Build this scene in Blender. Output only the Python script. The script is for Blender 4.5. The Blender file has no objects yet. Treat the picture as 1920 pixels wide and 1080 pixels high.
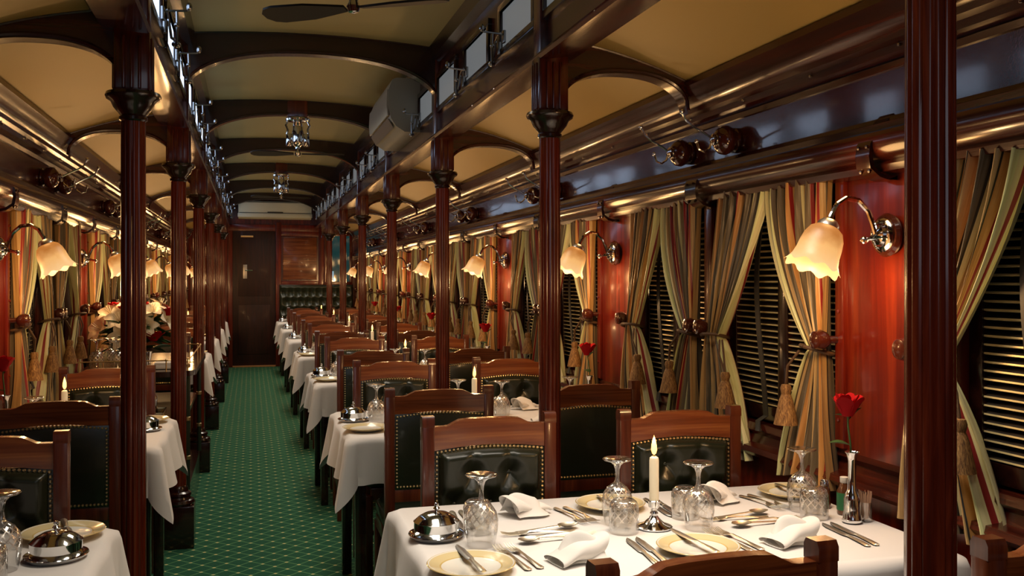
import bpy, bmesh, math, random
from mathutils import Vector, Matrix, Euler
R = math.radians
PI = math.pi
rnd = random.Random(7)
C = bpy.context.scene.collection
CX = 0.342                       # centre line of the carriage
D = 2.0204                       # bay length
POST0 = 1.3007                   # first post
TAB0 = 2.311                     # first table centre
PAN0 = 2.24                      # first lamp panel centre
YEND = 15.72
YBACK = -1.3
def mx(x, side):                 # mirror an x for the left side
    return x if side > 0 else 2*CX - x

# ------------------------------------------------------------------ materials
def mat(name):
    m = bpy.data.materials.new(name); m.use_nodes = True
    nt = m.node_tree
    return m, nt, nt.nodes, nt.links, nt.nodes['Principled BSDF']
def simple(name, col, rough=.5, metal=0., emit=None, es=0., coat=0., sheen=0., spec=None):
    m, nt, n, l, b = mat(name)
    b.inputs['Base Color'].default_value = (*col, 1)
    b.inputs['Roughness'].default_value = rough
    b.inputs['Metallic'].default_value = metal
    b.inputs['Coat Weight'].default_value = coat
    b.inputs['Coat Roughness'].default_value = .08
    b.inputs['Sheen Weight'].default_value = sheen
    if spec is not None: b.inputs['Specular IOR Level'].default_value = spec
    if emit:
        b.inputs['Emission Color'].default_value = (*emit, 1)
        b.inputs['Emission Strength'].default_value = es
    return m
def ramp(n, stops, interp='LINEAR'):
    r = n.new('ShaderNodeValToRGB'); r.color_ramp.interpolation = interp
    e = r.color_ramp.elements
    while len(e) > 1: e.remove(e[-1])
    e[0].position = stops[0][0]; e[0].color = (*stops[0][1], 1)
    for p, c in stops[1:]:
        k = e.new(p); k.color = (*c, 1)
    return r
def wood(name, dark, mid, light, axis='Z', rough=.22, sc=1., coat=.55, bump=.02):
    m, nt, n, l, b = mat(name)
    tc = n.new('ShaderNodeTexCoord'); mp = n.new('ShaderNodeMapping')
    s = [26*sc, 26*sc, 26*sc]; s['XYZ'.index(axis)] = 1.6*sc
    mp.inputs['Scale'].default_value = s
    l.new(tc.outputs['Object'], mp.inputs['Vector'])
    no = n.new('ShaderNodeTexNoise'); no.inputs['Scale'].default_value = 1.; no.inputs['Detail'].default_value = 5
    no.inputs['Roughness'].default_value = .62; no.inputs['Distortion'].default_value = 1.1
    l.new(mp.outputs['Vector'], no.inputs['Vector'])
    r = ramp(n, [(.3, dark), (.5, mid), (.72, light)])
    l.new(no.outputs['Fac'], r.inputs['Fac'])
    l.new(r.outputs['Color'], b.inputs['Base Color'])
    b.inputs['Roughness'].default_value = rough
    b.inputs['Coat Weight'].default_value = coat; b.inputs['Coat Roughness'].default_value = .1
    bp = n.new('ShaderNodeBump'); bp.inputs['Strength'].default_value = bump*10; bp.inputs['Distance'].default_value = .002
    l.new(no.outputs['Fac'], bp.inputs['Height']); l.new(bp.outputs['Normal'], b.inputs['Normal'])
    return m
def noisebump(m, scale, strength, dist=.002, stretch=None):
    nt = m.node_tree; n = nt.nodes; l = nt.links; b = n['Principled BSDF']
    tc = n.new('ShaderNodeTexCoord'); no = n.new('ShaderNodeTexNoise'); no.inputs['Scale'].default_value = scale
    no.inputs['Detail'].default_value = 3
    if stretch:
        mp = n.new('ShaderNodeMapping'); mp.inputs['Scale'].default_value = stretch
        l.new(tc.outputs['Object'], mp.inputs['Vector']); l.new(mp.outputs['Vector'], no.inputs['Vector'])
    else: l.new(tc.outputs['Object'], no.inputs['Vector'])
    bp = n.new('ShaderNodeBump'); bp.inputs['Strength'].default_value = strength; bp.inputs['Distance'].default_value = dist
    l.new(no.outputs['Fac'], bp.inputs['Height']); l.new(bp.outputs['Normal'], b.inputs['Normal'])
    return m
M = {}
M['wood'] = wood('mahogany_upright', (.030, .0036, .0018), (.090, .0115, .0045), (.19, .028, .009), 'Z')
M['woodY'] = wood('mahogany_long', (.016, .0024, .0014), (.048, .0072, .0034), (.10, .016, .006), 'Y', coat=.25)
M['woodX'] = wood('mahogany_cross', (.018, .003, .002), (.045, .008, .004), (.09, .018, .007), 'X')
M['dark'] = wood('dark_mahogany', (.008, .0022, .0016), (.018, .0042, .0026), (.034, .008, .004), 'X')
M['panel'] = wood('red_panel', (.050, .0034, .0018), (.130, .0092, .0028), (.24, .026, .005), 'Z', rough=.3, sc=.6, coat=.35)
M['crest'] = wood('chair_crest', (.060, .011, .004), (.19, .046, .012), (.36, .125, .034), 'X', rough=.26, sc=.9)
M['chair'] = wood('chair_post', (.036, .0055, .0025), (.095, .018, .006), (.17, .040, .012), 'Z', rough=.28, sc=.8)
M['doorwood'] = wood('door_mahogany', (.010, .0016, .001), (.026, .004, .0022), (.05, .008, .004), 'Z', rough=.5, coat=.08)
M['board'] = noisebump(simple('polished_board', (.075, .014, .010), .22, coat=.7), 90, .12, .003)
M['ceil'] = simple('cream_ceiling', (.36, .31, .125), .55)
M['ceilside'] = simple('cream_side_ceiling', (.52, .36, .105), .5)
M['leather'] = noisebump(simple('green_black_leather', (.016, .021, .012), .27, coat=.25), 160, .12, .001)
M['tuft'] = noisebump(simple('tufted_leather', (.012, .015, .007), .30, coat=.12), 120, .10, .001)
M['benchleather'] = noisebump(simple('bench_leather', (.030, .038, .022), .34, coat=.15), 60, .1, .001)
M['brass'] = simple('brass', (.80, .60, .32), .34, 1.)
M['chrome'] = simple('chrome', (.78, .79, .80), .09, 1.)
M['dullchrome'] = simple('aged_chrome', (.36, .37, .38), .24, 1.)
M['silver'] = simple('silver_cutlery', (.92, .85, .68), .33, 1.)
M['steel'] = simple('brushed_steel', (.66, .64, .60), .33, 1.)
M['black'] = simple('black_iron', (.006, .006, .006), .4)
M['shadowgap'] = simple('shadow_gap', (.004, .003, .002), .8)
M['blade'] = simple('fan_blade', (.008, .006, .005), .6)
M['ac'] = simple('air_conditioner_plastic', (.30, .31, .27), .45)
M['ac_pale'] = simple('air_conditioner_pale', (.66, .70, .56), .45)
M['ac_dark'] = simple('air_outlet', (.03, .032, .03), .5)
M['candle'] = simple('candle_wax', (.86, .76, .56), .5, emit=(1, .72, .38), es=.16)
M['flame'] = simple('flame', (1, .6, .2), .5, emit=(1, .44, .09), es=5.)
M['flamecore'] = simple('flame_core', (1, .9, .6), .5, emit=(1, .86, .52), es=34.)
M['porcelain'] = simple('porcelain', (.80, .78, .68), .14, coat=.5)
M['napkin'] = noisebump(simple('napkin_linen', (.80, .77, .72), .85, sheen=.2), 900, .15, .0005)
M['red_petal'] = simple('red_petal', (.33, .003, .006), .8, spec=.15)
M['lily'] = simple('lily_petal', (.85, .78, .58), .5, sheen=.2)
M['leaf'] = simple('leaf', (.035, .085, .02), .45)
M['stem'] = simple('stem', (.06, .12, .03), .5)
M['rope'] = noisebump(simple('rope_cord', (.10, .05, .02), .7), 300, .6, .002)
M['tassel'] = wood('tassel_fringe', (.05, .018, .005), (.24, .11, .028), (.52, .29, .09), 'Z', rough=.75, sc=9., coat=0., bump=.04)
M['knob'] = simple('turned_knob', (.06, .012, .006), .16, coat=.8)
M['strap'] = simple('leather_strap', (.028, .024, .02), .42)
M['green_label'] = simple('green_label', (.02, .14, .05), .4)
M['brown_glass'] = simple('brown_bottle', (.10, .035, .012), .12, coat=.6)
M['whitecap'] = simple('white_cap', (.8, .78, .72), .4)
M['toothpick'] = simple('toothpick_wood', (.62, .38, .24), .7)
M['rivet'] = simple('rivet', (.55, .55, .55), .25, 1.)
M['mirror'] = simple('dark_mirror', (.35, .45, .44), .04, 1.)
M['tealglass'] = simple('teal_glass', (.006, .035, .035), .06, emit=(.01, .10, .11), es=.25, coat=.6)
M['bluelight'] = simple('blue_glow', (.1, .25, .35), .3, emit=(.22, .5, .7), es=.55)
M['threshold'] = simple('threshold_strip', (.55, .25, .09), .45)
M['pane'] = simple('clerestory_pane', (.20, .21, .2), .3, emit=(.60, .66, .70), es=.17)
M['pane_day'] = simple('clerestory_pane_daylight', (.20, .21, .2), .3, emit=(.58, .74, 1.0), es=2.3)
M['bronze'] = simple('bronze_tube', (.05, .065, .045), .3, .6)
M['tray'] = simple('brass_tray', (.60, .50, .28), .2, 1.)
M['slatback'] = simple('dark_green_backing', (.035, .040, .014), .7)

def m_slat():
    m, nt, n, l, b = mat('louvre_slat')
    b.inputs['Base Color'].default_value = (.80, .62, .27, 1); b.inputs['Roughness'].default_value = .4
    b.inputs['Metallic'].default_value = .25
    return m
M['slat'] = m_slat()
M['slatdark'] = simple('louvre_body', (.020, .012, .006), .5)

def m_carpet():
    m, nt, n, l, b = mat('green_lattice_carpet')
    tc = n.new('ShaderNodeTexCoord'); sp = n.new('ShaderNodeSeparateXYZ'); l.new(tc.outputs['Object'], sp.inputs['Vector'])
    def mth(op, a, bb=None, c=None):
        k = n.new('ShaderNodeMath'); k.operation = op
        for i, v in enumerate((a, bb, c)):
            if v is None: continue
            if isinstance(v, (int, float)): k.inputs[i].default_value = v
            else: l.new(v, k.inputs[i])
        return k.outputs[0]
    P = .115
    u = mth('DIVIDE', mth('ADD', sp.outputs['X'], sp.outputs['Y']), P)
    v = mth('DIVIDE', mth('SUBTRACT', sp.outputs['X'], sp.outputs['Y']), P)
    def tri(x): return mth('ABSOLUTE', mth('SUBTRACT', mth('FRACT', x), .5))      # .5 on the line
    tu, tv = tri(u), tri(v)
    dots = mth('MULTIPLY', mth('GREATER_THAN', tu, .41), mth('GREATER_THAN', tv, .41))
    # dotted lattice lines
    du = mth('GREATER_THAN', tri(mth('MULTIPLY', u, 9.)), .16); dv = mth('GREATER_THAN', tri(mth('MULTIPLY', v, 9.)), .16)
    lu = mth('MULTIPLY', mth('GREATER_THAN', tu, .455), dv); lv = mth('MULTIPLY', mth('GREATER_THAN', tv, .455), du)
    ln = mth('MAXIMUM', lu, lv)
    no = n.new('ShaderNodeTexNoise'); no.inputs['Scale'].default_value = 420; l.new(tc.outputs['Object'], no.inputs['Vector'])
    base = ramp(n, [(.3, (.0035, .055, .025)), (.7, (.010, .125, .058))]); l.new(no.outputs['Fac'], base.inputs['Fac'])
    m1 = n.new('ShaderNodeMixRGB'); l.new(mth('MULTIPLY', ln, .9), m1.inputs[0]); l.new(base.outputs['Color'], m1.inputs[1]); m1.inputs[2].default_value = (.16, .38, .15, 1)
    m2 = n.new('ShaderNodeMixRGB'); l.new(dots, m2.inputs[0]); l.new(m1.outputs[0], m2.inputs[1]); m2.inputs[2].default_value = (.62, .58, .24, 1)
    l.new(m2.outputs[0], b.inputs['Base Color']); b.inputs['Roughness'].default_value = .95
    bp = n.new('ShaderNodeBump'); bp.inputs['Strength'].default_value = .5; bp.inputs['Distance'].default_value = .003
    l.new(no.outputs['Fac'], bp.inputs['Height']); l.new(bp.outputs['Normal'], b.inputs['Normal'])
    return m
M['carpet'] = m_carpet()

def m_curtain():
    m, nt, n, l, b = mat('striped_curtain_satin')
    uv = n.new('ShaderNodeUVMap'); uv.uv_map = 'UVMap'
    sp = n.new('ShaderNodeSeparateXYZ'); l.new(uv.outputs['UV'], sp.inputs['Vector'])
    tan = (.46, .29, .11); gry = (.14, .105, .06); red = (.26, .012, .012); crm = (.80, .72, .36); blk = (.016, .012, .009); org = (.55, .27, .08); lime = (.78, .78, .36)
    seq = [(tan, .075), (blk, .010), (gry, .07), (tan, .05), (red, .026), (org, .05), (gry, .06), (blk, .014), (crm, .035), (tan, .06), (blk, .008), (red, .03), (gry, .075), (tan, .05),
           (blk, .010), (org, .055), (red, .018), (tan, .06), (crm, .022), (gry, .07), (blk, .012)]
    tot = sum(w for _, w in seq); x = 0; st = []
    for c, w in seq: st.append((x/tot, c)); x += w
    def mth(op, a, bb):
        k = n.new('ShaderNodeMath'); k.operation = op
        for i, v in enumerate((a, bb)):
            if isinstance(v, (int, float)): k.inputs[i].default_value = v
            else: l.new(v, k.inputs[i])
        return k.outputs[0]
    r = ramp(n, st, 'CONSTANT'); l.new(mth('FRACT', mth('MULTIPLY', sp.outputs['X'], 2.3), 0.), r.inputs['Fac'])
    r2 = ramp(n, [(0, lime), (.28, crm), (.40, red), (.50, crm), (.62, lime), (.86, crm)], 'CONSTANT')
    l.new(mth('DIVIDE', mth('SUBTRACT', sp.outputs['X'], .86), .14), r2.inputs['Fac'])
    mx_ = n.new('ShaderNodeMixRGB'); l.new(mth('GREATER_THAN', sp.outputs['X'], .86), mx_.inputs[0]); l.new(r.outputs['Color'], mx_.inputs[1]); l.new(r2.outputs['Color'], mx_.inputs[2])
    l.new(mx_.outputs[0], b.inputs['Base Color'])
    mp = n.new('ShaderNodeMapping'); mp.inputs['Scale'].default_value = (42, 2.2, 1); l.new(uv.outputs['UV'], mp.inputs['Vector'])
    no = n.new('ShaderNodeTexNoise'); no.inputs['Scale'].default_value = 1.; no.inputs['Detail'].default_value = 2; l.new(mp.outputs['Vector'], no.inputs['Vector'])
    bp = n.new('ShaderNodeBump'); bp.inputs['Strength'].default_value = .55; bp.inputs['Distance'].default_value = .012
    l.new(no.outputs['Fac'], bp.inputs['Height']); l.new(bp.outputs['Normal'], b.inputs['Normal'])
    b.inputs['Roughness'].default_value = .36; b.inputs['Sheen Weight'].default_value = .1
    b.inputs['Specular IOR Level'].default_value = .5
    return m
M['curtain'] = m_curtain()

def m_cloth():
    m = simple('white_damask', (.80, .77, .74), .8, sheen=.25)
    return noisebump(m, 5, .35, .012)
M['cloth'] = m_cloth()

def m_plate():
    m, nt, n, l, b = mat('gold_rim_plate')
    tc = n.new('ShaderNodeTexCoord'); sp = n.new('ShaderNodeSeparateXYZ'); l.new(tc.outputs['Object'], sp.inputs['Vector'])
    cb = n.new('ShaderNodeCombineXYZ'); l.new(sp.outputs['X'], cb.inputs[0]); l.new(sp.outputs['Y'], cb.inputs[1])
    ln = n.new('ShaderNodeVectorMath'); ln.operation = 'LENGTH'; l.new(cb.outputs[0], ln.inputs[0])
    k = n.new('ShaderNodeMath'); k.operation = 'DIVIDE'; k.inputs[1].default_value = .1; l.new(ln.outputs['Value'], k.inputs[0])
    w = (.80, .78, .70); g = (.62, .46, .18); pg = (.70, .58, .32)
    r = ramp(n, [(0, w), (.66, w), (.665, g), (.69, g), (.70, pg), (.93, pg), (.935, w), (.965, g), (.99, g)], 'CONSTANT')
    l.new(k.outputs[0], r.inputs['Fac']); l.new(r.outputs['Color'], b.inputs['Base Color'])
    b.inputs['Roughness'].default_value = .16; b.inputs['Coat Weight'].default_value = .5
    return m
M['plate'] = m_plate()

def m_glass(name, cut=0., lo=.07):
    m = bpy.data.materials.new(name); m.use_nodes = True
    nt = m.node_tree; n = nt.nodes; l = nt.links; n.clear()
    out = n.new('ShaderNodeOutputMaterial')
    tr = n.new('ShaderNodeBsdfTransparent'); tr.inputs['Color'].default_value = (.95, .95, .94, 1)
    gl = n.new('ShaderNodeBsdfGlossy'); gl.inputs['Roughness'].default_value = .04 if cut else .14
    lw = n.new('ShaderNodeLayerWeight'); lw.inputs['Blend'].default_value = .42
    mp = n.new('ShaderNodeMapRange'); mp.inputs['To Min'].default_value = lo; mp.inputs['To Max'].default_value = .85
    l.new(lw.outputs['Facing'], mp.inputs['Value'])
    mix = n.new('ShaderNodeMixShader'); l.new(mp.outputs[0], mix.inputs['Fac']); l.new(tr.outputs[0], mix.inputs[1]); l.new(gl.outputs[0], mix.inputs[2])
    last = mix
    if cut:
        uv = n.new('ShaderNodeUVMap'); uv.uv_map = 'UVMap'
        sp = n.new('ShaderNodeSeparateXYZ'); l.new(uv.outputs['UV'], sp.inputs['Vector'])
        def mth(op, a, bb=None):
            k = n.new('ShaderNodeMath'); k.operation = op
            for i, v in enumerate((a, bb)):
                if v is None: continue
                if isinstance(v, (int, float)): k.inputs[i].default_value = v
                else: l.new(v, k.inputs[i])
            return k.outputs[0]
        a = mth('MULTIPLY', sp.outputs['X'], 12.); c = mth('MULTIPLY', sp.outputs['Y'], 6.)
        t1 = mth('ABSOLUTE', mth('SUBTRACT', mth('FRACT', mth('ADD', a, c)), .5)); t2 = mth('ABSOLUTE', mth('SUBTRACT', mth('FRACT', mth('SUBTRACT', a, c)), .5))
        g = mth('GREATER_THAN', mth('MAXIMUM', t1, t2), .41)
        band = mth('MULTIPLY', mth('GREATER_THAN', sp.outputs['Y'], .30), mth('LESS_THAN', sp.outputs['Y'], .72))
        df = n.new('ShaderNodeBsdfGlossy'); df.inputs['Color'].default_value = (.95, .88, .80, 1); df.inputs['Roughness'].default_value = .35
        m2 = n.new('ShaderNodeMixShader'); l.new(mth('MULTIPLY', mth('MULTIPLY', g, band), cut), m2.inputs['Fac'])
        l.new(mix.outputs[0], m2.inputs[1]); l.new(df.outputs[0], m2.inputs[2]); last = m2
    l.new(last.outputs[0], out.inputs['Surface'])
    return m
M['glass'] = m_glass('clear_glass', 0., .2)
M['cutglass'] = m_glass('cut_crystal', .62)

def m_shade():
    m, nt, n, l, b = mat('frosted_shade')
    tc = n.new('ShaderNodeTexCoord'); no = n.new('ShaderNodeTexNoise'); no.inputs['Scale'].default_value = 34; no.inputs['Detail'].default_value = 6
    l.new(tc.outputs['Object'], no.inputs['Vector'])
    sp = n.new('ShaderNodeSeparateXYZ'); l.new(tc.outputs['Generated'], sp.inputs['Vector'])
    ad = n.new('ShaderNodeMath'); ad.operation = 'MULTIPLY_ADD'; ad.inputs[1].default_value = .35; l.new(no.outputs['Fac'], ad.inputs[0]); l.new(sp.outputs['Z'], ad.inputs[2])
    r = ramp(n, [(.2, (1., .62, .28)), (.62, (1., .52, .17)), (1.05, (.78, .27, .05))]); l.new(ad.outputs[0], r.inputs['Fac'])
    r2 = ramp(n, [(.15, (1, 1, 1)), (.6, (.95, .95, .95)), (1.1, (.62, .62, .62))]); l.new(ad.outputs[0], r2.inputs['Fac'])
    ms = n.new('ShaderNodeMath'); ms.operation = 'MULTIPLY'; ms.inputs[1].default_value = .92; l.new(r2.outputs['Color'], ms.inputs[0])
    l.new(r.outputs['Color'], b.inputs['Emission Color']); l.new(ms.outputs[0], b.inputs['Emission Strength'])
    b.inputs['Base Color'].default_value = (.16, .09, .04, 1); b.inputs['Roughness'].default_value = .4
    return m
M['shade'] = m_shade()

# ------------------------------------------------------------------ mesh builder
class MB:
    def __init__(s): s.v = []; s.f = []; s.uv = None
    def add(s, vs, fs, T=None):
        o = len(s.v)
        s.v += [tuple(T @ Vector(p)) if T is not None else tuple(p) for p in vs]
        s.f += [tuple(i+o for i in f) for f in fs]
        return s
    def box(s, cx, cy, cz, sx, sy, sz, bev=0., T=None, seg=2):
        bm = bmesh.new(); bmesh.ops.create_cube(bm, size=1)
        for v in bm.verts: v.co = Vector((cx+v.co.x*sx, cy+v.co.y*sy, cz+v.co.z*sz))
        if bev: bmesh.ops.bevel(bm, geom=bm.edges[:], offset=min(bev, .45*min(sx, sy, sz)), segments=seg, profile=.6, affect='EDGES')
        bm.verts.index_update()
        s.add([v.co[:] for v in bm.verts], [[v.index for v in f.verts] for f in bm.faces], T); bm.free(); return s
    def bx(s, x0, x1, y0, y1, z0, z1, bev=0., T=None):
        return s.box((x0+x1)/2, (y0+y1)/2, (z0+z1)/2, abs(x1-x0), abs(y1-y0), abs(z1-z0), bev, T)
    def lathe(s, prof, n=24, T=None, uv=False, rim=None):
        vs = []; fs = []; o = len(s.v)
        for j, (r, z) in enumerate(prof):
            for i in range(n):
                a = 2*PI*i/n; rr, zz = r, z
                if rim: rr, zz = rim(j, a, r, z)
                vs.append((rr*math.cos(a), rr*math.sin(a), zz))
        m = len(prof)
        for j in range(m-1):
            for i in range(n):
                fs.append((j*n+i, j*n+(i+1) % n, (j+1)*n+(i+1) % n, (j+1)*n+i))
        if uv:
            if s.uv is None: s.uv = {}
            for j in range(m-1):
                for i in range(n):
                    s.uv[len(s.f)+j*n+i] = [(i/n, j/(m-1)), ((i+1)/n, j/(m-1)), ((i+1)/n, (j+1)/(m-1)), (i/n, (j+1)/(m-1))]
        return s.add(vs, fs, T)
    def grid(s, fn, nu, nv, closeu=False, uv=False, T=None):
        vs = [fn(i/(nu if closeu else nu-1), j/(nv-1)) for j in range(nv) for i in range(nu)]
        fs = []; k0 = len(s.f)
        for j in range(nv-1):
            for i in range(nu if closeu else nu-1):
                i2 = (i+1) % nu
                if uv:
                    if s.uv is None: s.uv = {}
                    a, b = i/(nu-1), (i+1)/(nu-1); c, d = j/(nv-1), (j+1)/(nv-1)
                    s.uv[k0+len(fs)] = [(a, c), (b, c), (b, d), (a, d)]
                fs.append((j*nu+i, j*nu+i2, (j+1)*nu+i2, (j+1)*nu+i))
        return s.add(vs, fs, T)
    def tube(s, pts, r, n=8, T=None, caps=True):
        pts = [Vector(p) for p in pts]; m = len(pts); vs = []; fs = []
        up = None
        for j, p in enumerate(pts):
            t = (pts[min(j+1, m-1)] - pts[max(j-1, 0)]).normalized()
            if up is None:
                up = Vector((0, 0, 1)) if abs(t.z) < .9 else Vector((1, 0, 0))
            a = t.cross(up).normalized(); b = a.cross(t).normalized(); up = b
            rr = r[j] if isinstance(r, (list, tuple)) else r
            for i in range(n):
                q = 2*PI*i/n; vs.append(p + a*rr*math.cos(q) + b*rr*math.sin(q))
        for j in range(m-1):
            for i in range(n): fs.append((j*n+i, j*n+(i+1) % n, (j+1)*n+(i+1) % n, (j+1)*n+i))
        if caps:
            fs.append(tuple(range(n))[::-1]); fs.append(tuple((m-1)*n+i for i in range(n)))
        return s.add(vs, fs, T)
    def sphere(s, c, r, n=10, m=7, sc=(1, 1, 1), T=None):
        vs = []; fs = []
        for j in range(m+1):
            p = PI*j/m
            for i in range(n):
                a = 2*PI*i/n
                vs.append((c[0]+r*sc[0]*math.sin(p)*math.cos(a), c[1]+r*sc[1]*math.sin(p)*math.sin(a), c[2]+r*sc[2]*math.cos(p)))
        for j in range(m):
            for i in range(n): fs.append((j*n+i, (j+1)*n+i, (j+1)*n+(i+1) % n, j*n+(i+1) % n))
        return s.add(vs, fs, T)
    def prism(s, poly, a0, a1, axis='Y', T=None):
        """poly in the plane across axis: Y -> (x,z), X -> (y,z), Z -> (x,y)"""
        n = len(poly); vs = []
        for a in (a0, a1):
            for p, q in poly:
                vs.append((p, a, q) if axis == 'Y' else ((a, p, q) if axis == 'X' else (p, q, a)))
        fs = [tuple(range(n)), tuple(range(2*n-1, n-1, -1))] + [(i, n+i, n+(i+1) % n, (i+1) % n) for i in range(n)]
        return s.add(vs, fs, T)
    def build(s, name, material, parent=None, smooth=True, ang=38, loc=None):
        me = bpy.data.meshes.new(name); me.from_pydata([tuple(v) for v in s.v], [], s.f)
        if s.uv:
            ul = me.uv_layers.new(name='UVMap')
            for p in me.polygons:
                q = s.uv.get(p.index)
                if q:
                    for li, c in zip(p.loop_indices, q): ul.data[li].uv = c
        me.materials.append(material if not isinstance(material, str) else M[material])
        bm = bmesh.new(); bm.from_mesh(me)
        bmesh.ops.remove_doubles(bm, verts=bm.verts[:], dist=1e-6)
        bmesh.ops.recalc_face_normals(bm, faces=bm.faces[:]); bm.to_mesh(me); bm.free()
        if smooth:
            me.polygons.foreach_set('use_smooth', [True]*len(me.polygons)); me.set_sharp_from_angle(angle=R(ang))
        o = bpy.data.objects.new(name, me); C.objects.link(o)
        if parent: o.parent = parent
        if loc: o.location = loc
        return o
def tag(o, label, cat, group=None):
    o['label'] = label; o['category'] = cat
    if group: o['group'] = group
    return o
def thing(name, label, cat, loc=(0, 0, 0), rz=0., group=None):
    o = bpy.data.objects.new(name, None); C.objects.link(o); o.empty_display_size = .05
    o.location = loc; o.rotation_euler = (0, 0, rz)
    return tag(o, label, cat, group)
def dup(root, loc, rz=0., label=None, sx=None):
    r = root.copy(); C.objects.link(r); r.location = loc; r.rotation_euler = (0, 0, rz)
    if label: r['label'] = label
    for ch in root.children:
        c = ch.copy(); C.objects.link(c); c.parent = r
        for g in ch.children:
            d = g.copy(); C.objects.link(d); d.parent = c
    return r
class Proto:
    """first use places the built thing, every later use places a copy"""
    def __init__(s, fn): s.fn = fn; s.o = None
    def put(s, loc, rz, label, rx=None):
        if s.o is None:
            s.o = s.fn(); s.o.location = loc; s.o.rotation_euler = (0, 0, rz); s.o['label'] = label; o = s.o
        else: o = dup(s.o, loc, rz, label)
        return o
def struct(o): o['kind'] = 'structure'; return o
ORD = ['nearest', 'second', 'third', 'fourth', 'fifth', 'sixth', 'farthest']
ORD8 = ['nearest', 'second', 'third', 'fourth', 'fifth', 'sixth', 'seventh', 'farthest']

# ------------------------------------------------------------------ the carriage shell
WX = 1.72; WL = mx(WX, -1)
struct(MB().bx(WL-.2, WX+.2, YBACK, YEND+.1, -.06, 0).build('floor', 'carpet', smooth=False))
tn = 0
def trim(mb, m, smooth=True):
    global tn; tn += 1
    return struct(mb.build('trim_%d' % tn, m, smooth=smooth))
wn = 0
def window():
    global wn; wn += 1
    o = bpy.data.objects.new('window_%d' % wn, None); C.objects.link(o); o.empty_display_size = .05
    return struct(o)
# clerestory ceiling (slight crown) and sloping side ceilings
def crown(x): return 2.745 - .035*((x-CX)/.7)**2
mb = MB(); N = 14
xs = [CX-.72+1.44*i/N for i in range(N+1)]
mb.prism([(x, crown(x)) for x in xs] + [(x, crown(x)+.05) for x in xs[::-1]], YBACK, YEND)
struct(mb.build('ceiling', 'ceil'))
def sidez(t): return 2.285 - .155*t + .022*math.sin(PI*t)       # t 0 at the beam, 1 at the cornice
def sidex(t): return 1.09 + .56*t
for side, nm in ((1, 'ceiling_right'), (-1, 'ceiling_left')):
    ts = [i/10 for i in range(11)]
    poly = [(mx(sidex(t), side), sidez(t)) for t in ts] + [(mx(sidex(t), side), sidez(t)+.04) for t in ts[::-1]]
    struct(MB().prism(poly, YBACK, YEND).build(nm, 'ceilside'))
# side walls: dado, recessed window zone, board, pilaster panels and mullions
def wallside(side):
    y0 = YBACK; y1 = YEND
    X = lambda x: mx(x, side)
    w = MB()
    w.prism([(X(p), q) for p, q in [(1.80, 0), (1.70, 0), (1.70, .14), (1.685, .15), (1.70, .17), (1.70, .80), (1.80, .80)]], y0, y1)
    w.bx(X(1.775), X(1.83), y0, y1, .80, 1.75)
    w.bx(X(1.70), X(1.80), y0, y1, .80, .90)
    w.bx(X(1.68), X(1.80), y0, y1, 1.73, 2.20)
    struct(w.build('wall_right' if side > 0 else 'wall_left', 'panel'))
    b = MB().bx(X(1.672), X(1.681), y0, y1, 1.84, 2.0)           # polished frieze board
    trim(b, 'board')
    r = MB()                                                        # moulded window rail
    prof = [(1.685, 1.70), (1.640, 1.705), (1.632, 1.722), (1.640, 1.733), (1.618, 1.745), (1.606, 1.765), (1.604, 1.79), (1.614, 1.81), (1.632, 1.818), (1.630, 1.834), (1.655, 1.842), (1.662, 1.855), (1.685, 1.858)]
    r.prism([(X(p), q) for p, q in prof], y0, y1)
    trim(r, 'woodY')
    c = MB()                                                        # cornice under the side ceiling
    prof = [(1.685, 1.975), (1.664, 1.982), (1.658, 1.998), (1.664, 2.004), (1.640, 2.015), (1.636, 2.035), (1.622, 2.045), (1.618, 2.062), (1.598, 2.075), (1.588, 2.10), (1.576, 2.118), (1.568, 2.132), (1.572, 2.155), (1.60, 2.162), (1.685, 2.162)]
    c.prism([(X(p), q) for p, q in prof], y0, y1)
    trim(c, 'woodY')
    s_ = MB()                                                       # sill ledge and rail under the windows
    prof = [(1.72, .80), (1.655, .812), (1.645, .825), (1.652, .842), (1.69, .848), (1.70, .875), (1.685, .893), (1.692, .915), (1.78, .918), (1.78, .80)]
    s_.prism([(X(p), q) for p, q in prof], y0, y1)
    trim(s_, 'woodY')
    k0 = -1 if side > 0 else 0
    for k in range(k0, 7):
        py = PAN0 + D*k
        p = MB()
        p.bx(X(1.69), X(1.80), py-.25, py+.25, .90, 1.72, .004)
        for e in (-1, 1):
            p.bx(X(1.676), X(1.70), py+e*.225-.022, py+e*.225+.022, .915, 1.71, .006)
        for z in (1.0, 1.32, 1.64):
            for e in (-1, 1): p.sphere((X(1.675), py+e*.225, z), .006, 6, 4)
        trim(p, 'panel')
    for k in range(k0, 7):
        py = POST0 + D*(k+1) - .03
        p = MB().bx(X(1.685), X(1.80), py-.06, py+.06, .90, 1.72, .006)
        p.bx(X(1.668), X(1.69), py-.03, py+.03, .915, 1.71, .008)
        trim(p, 'wood')
wallside(1); wallside(-1)

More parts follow.
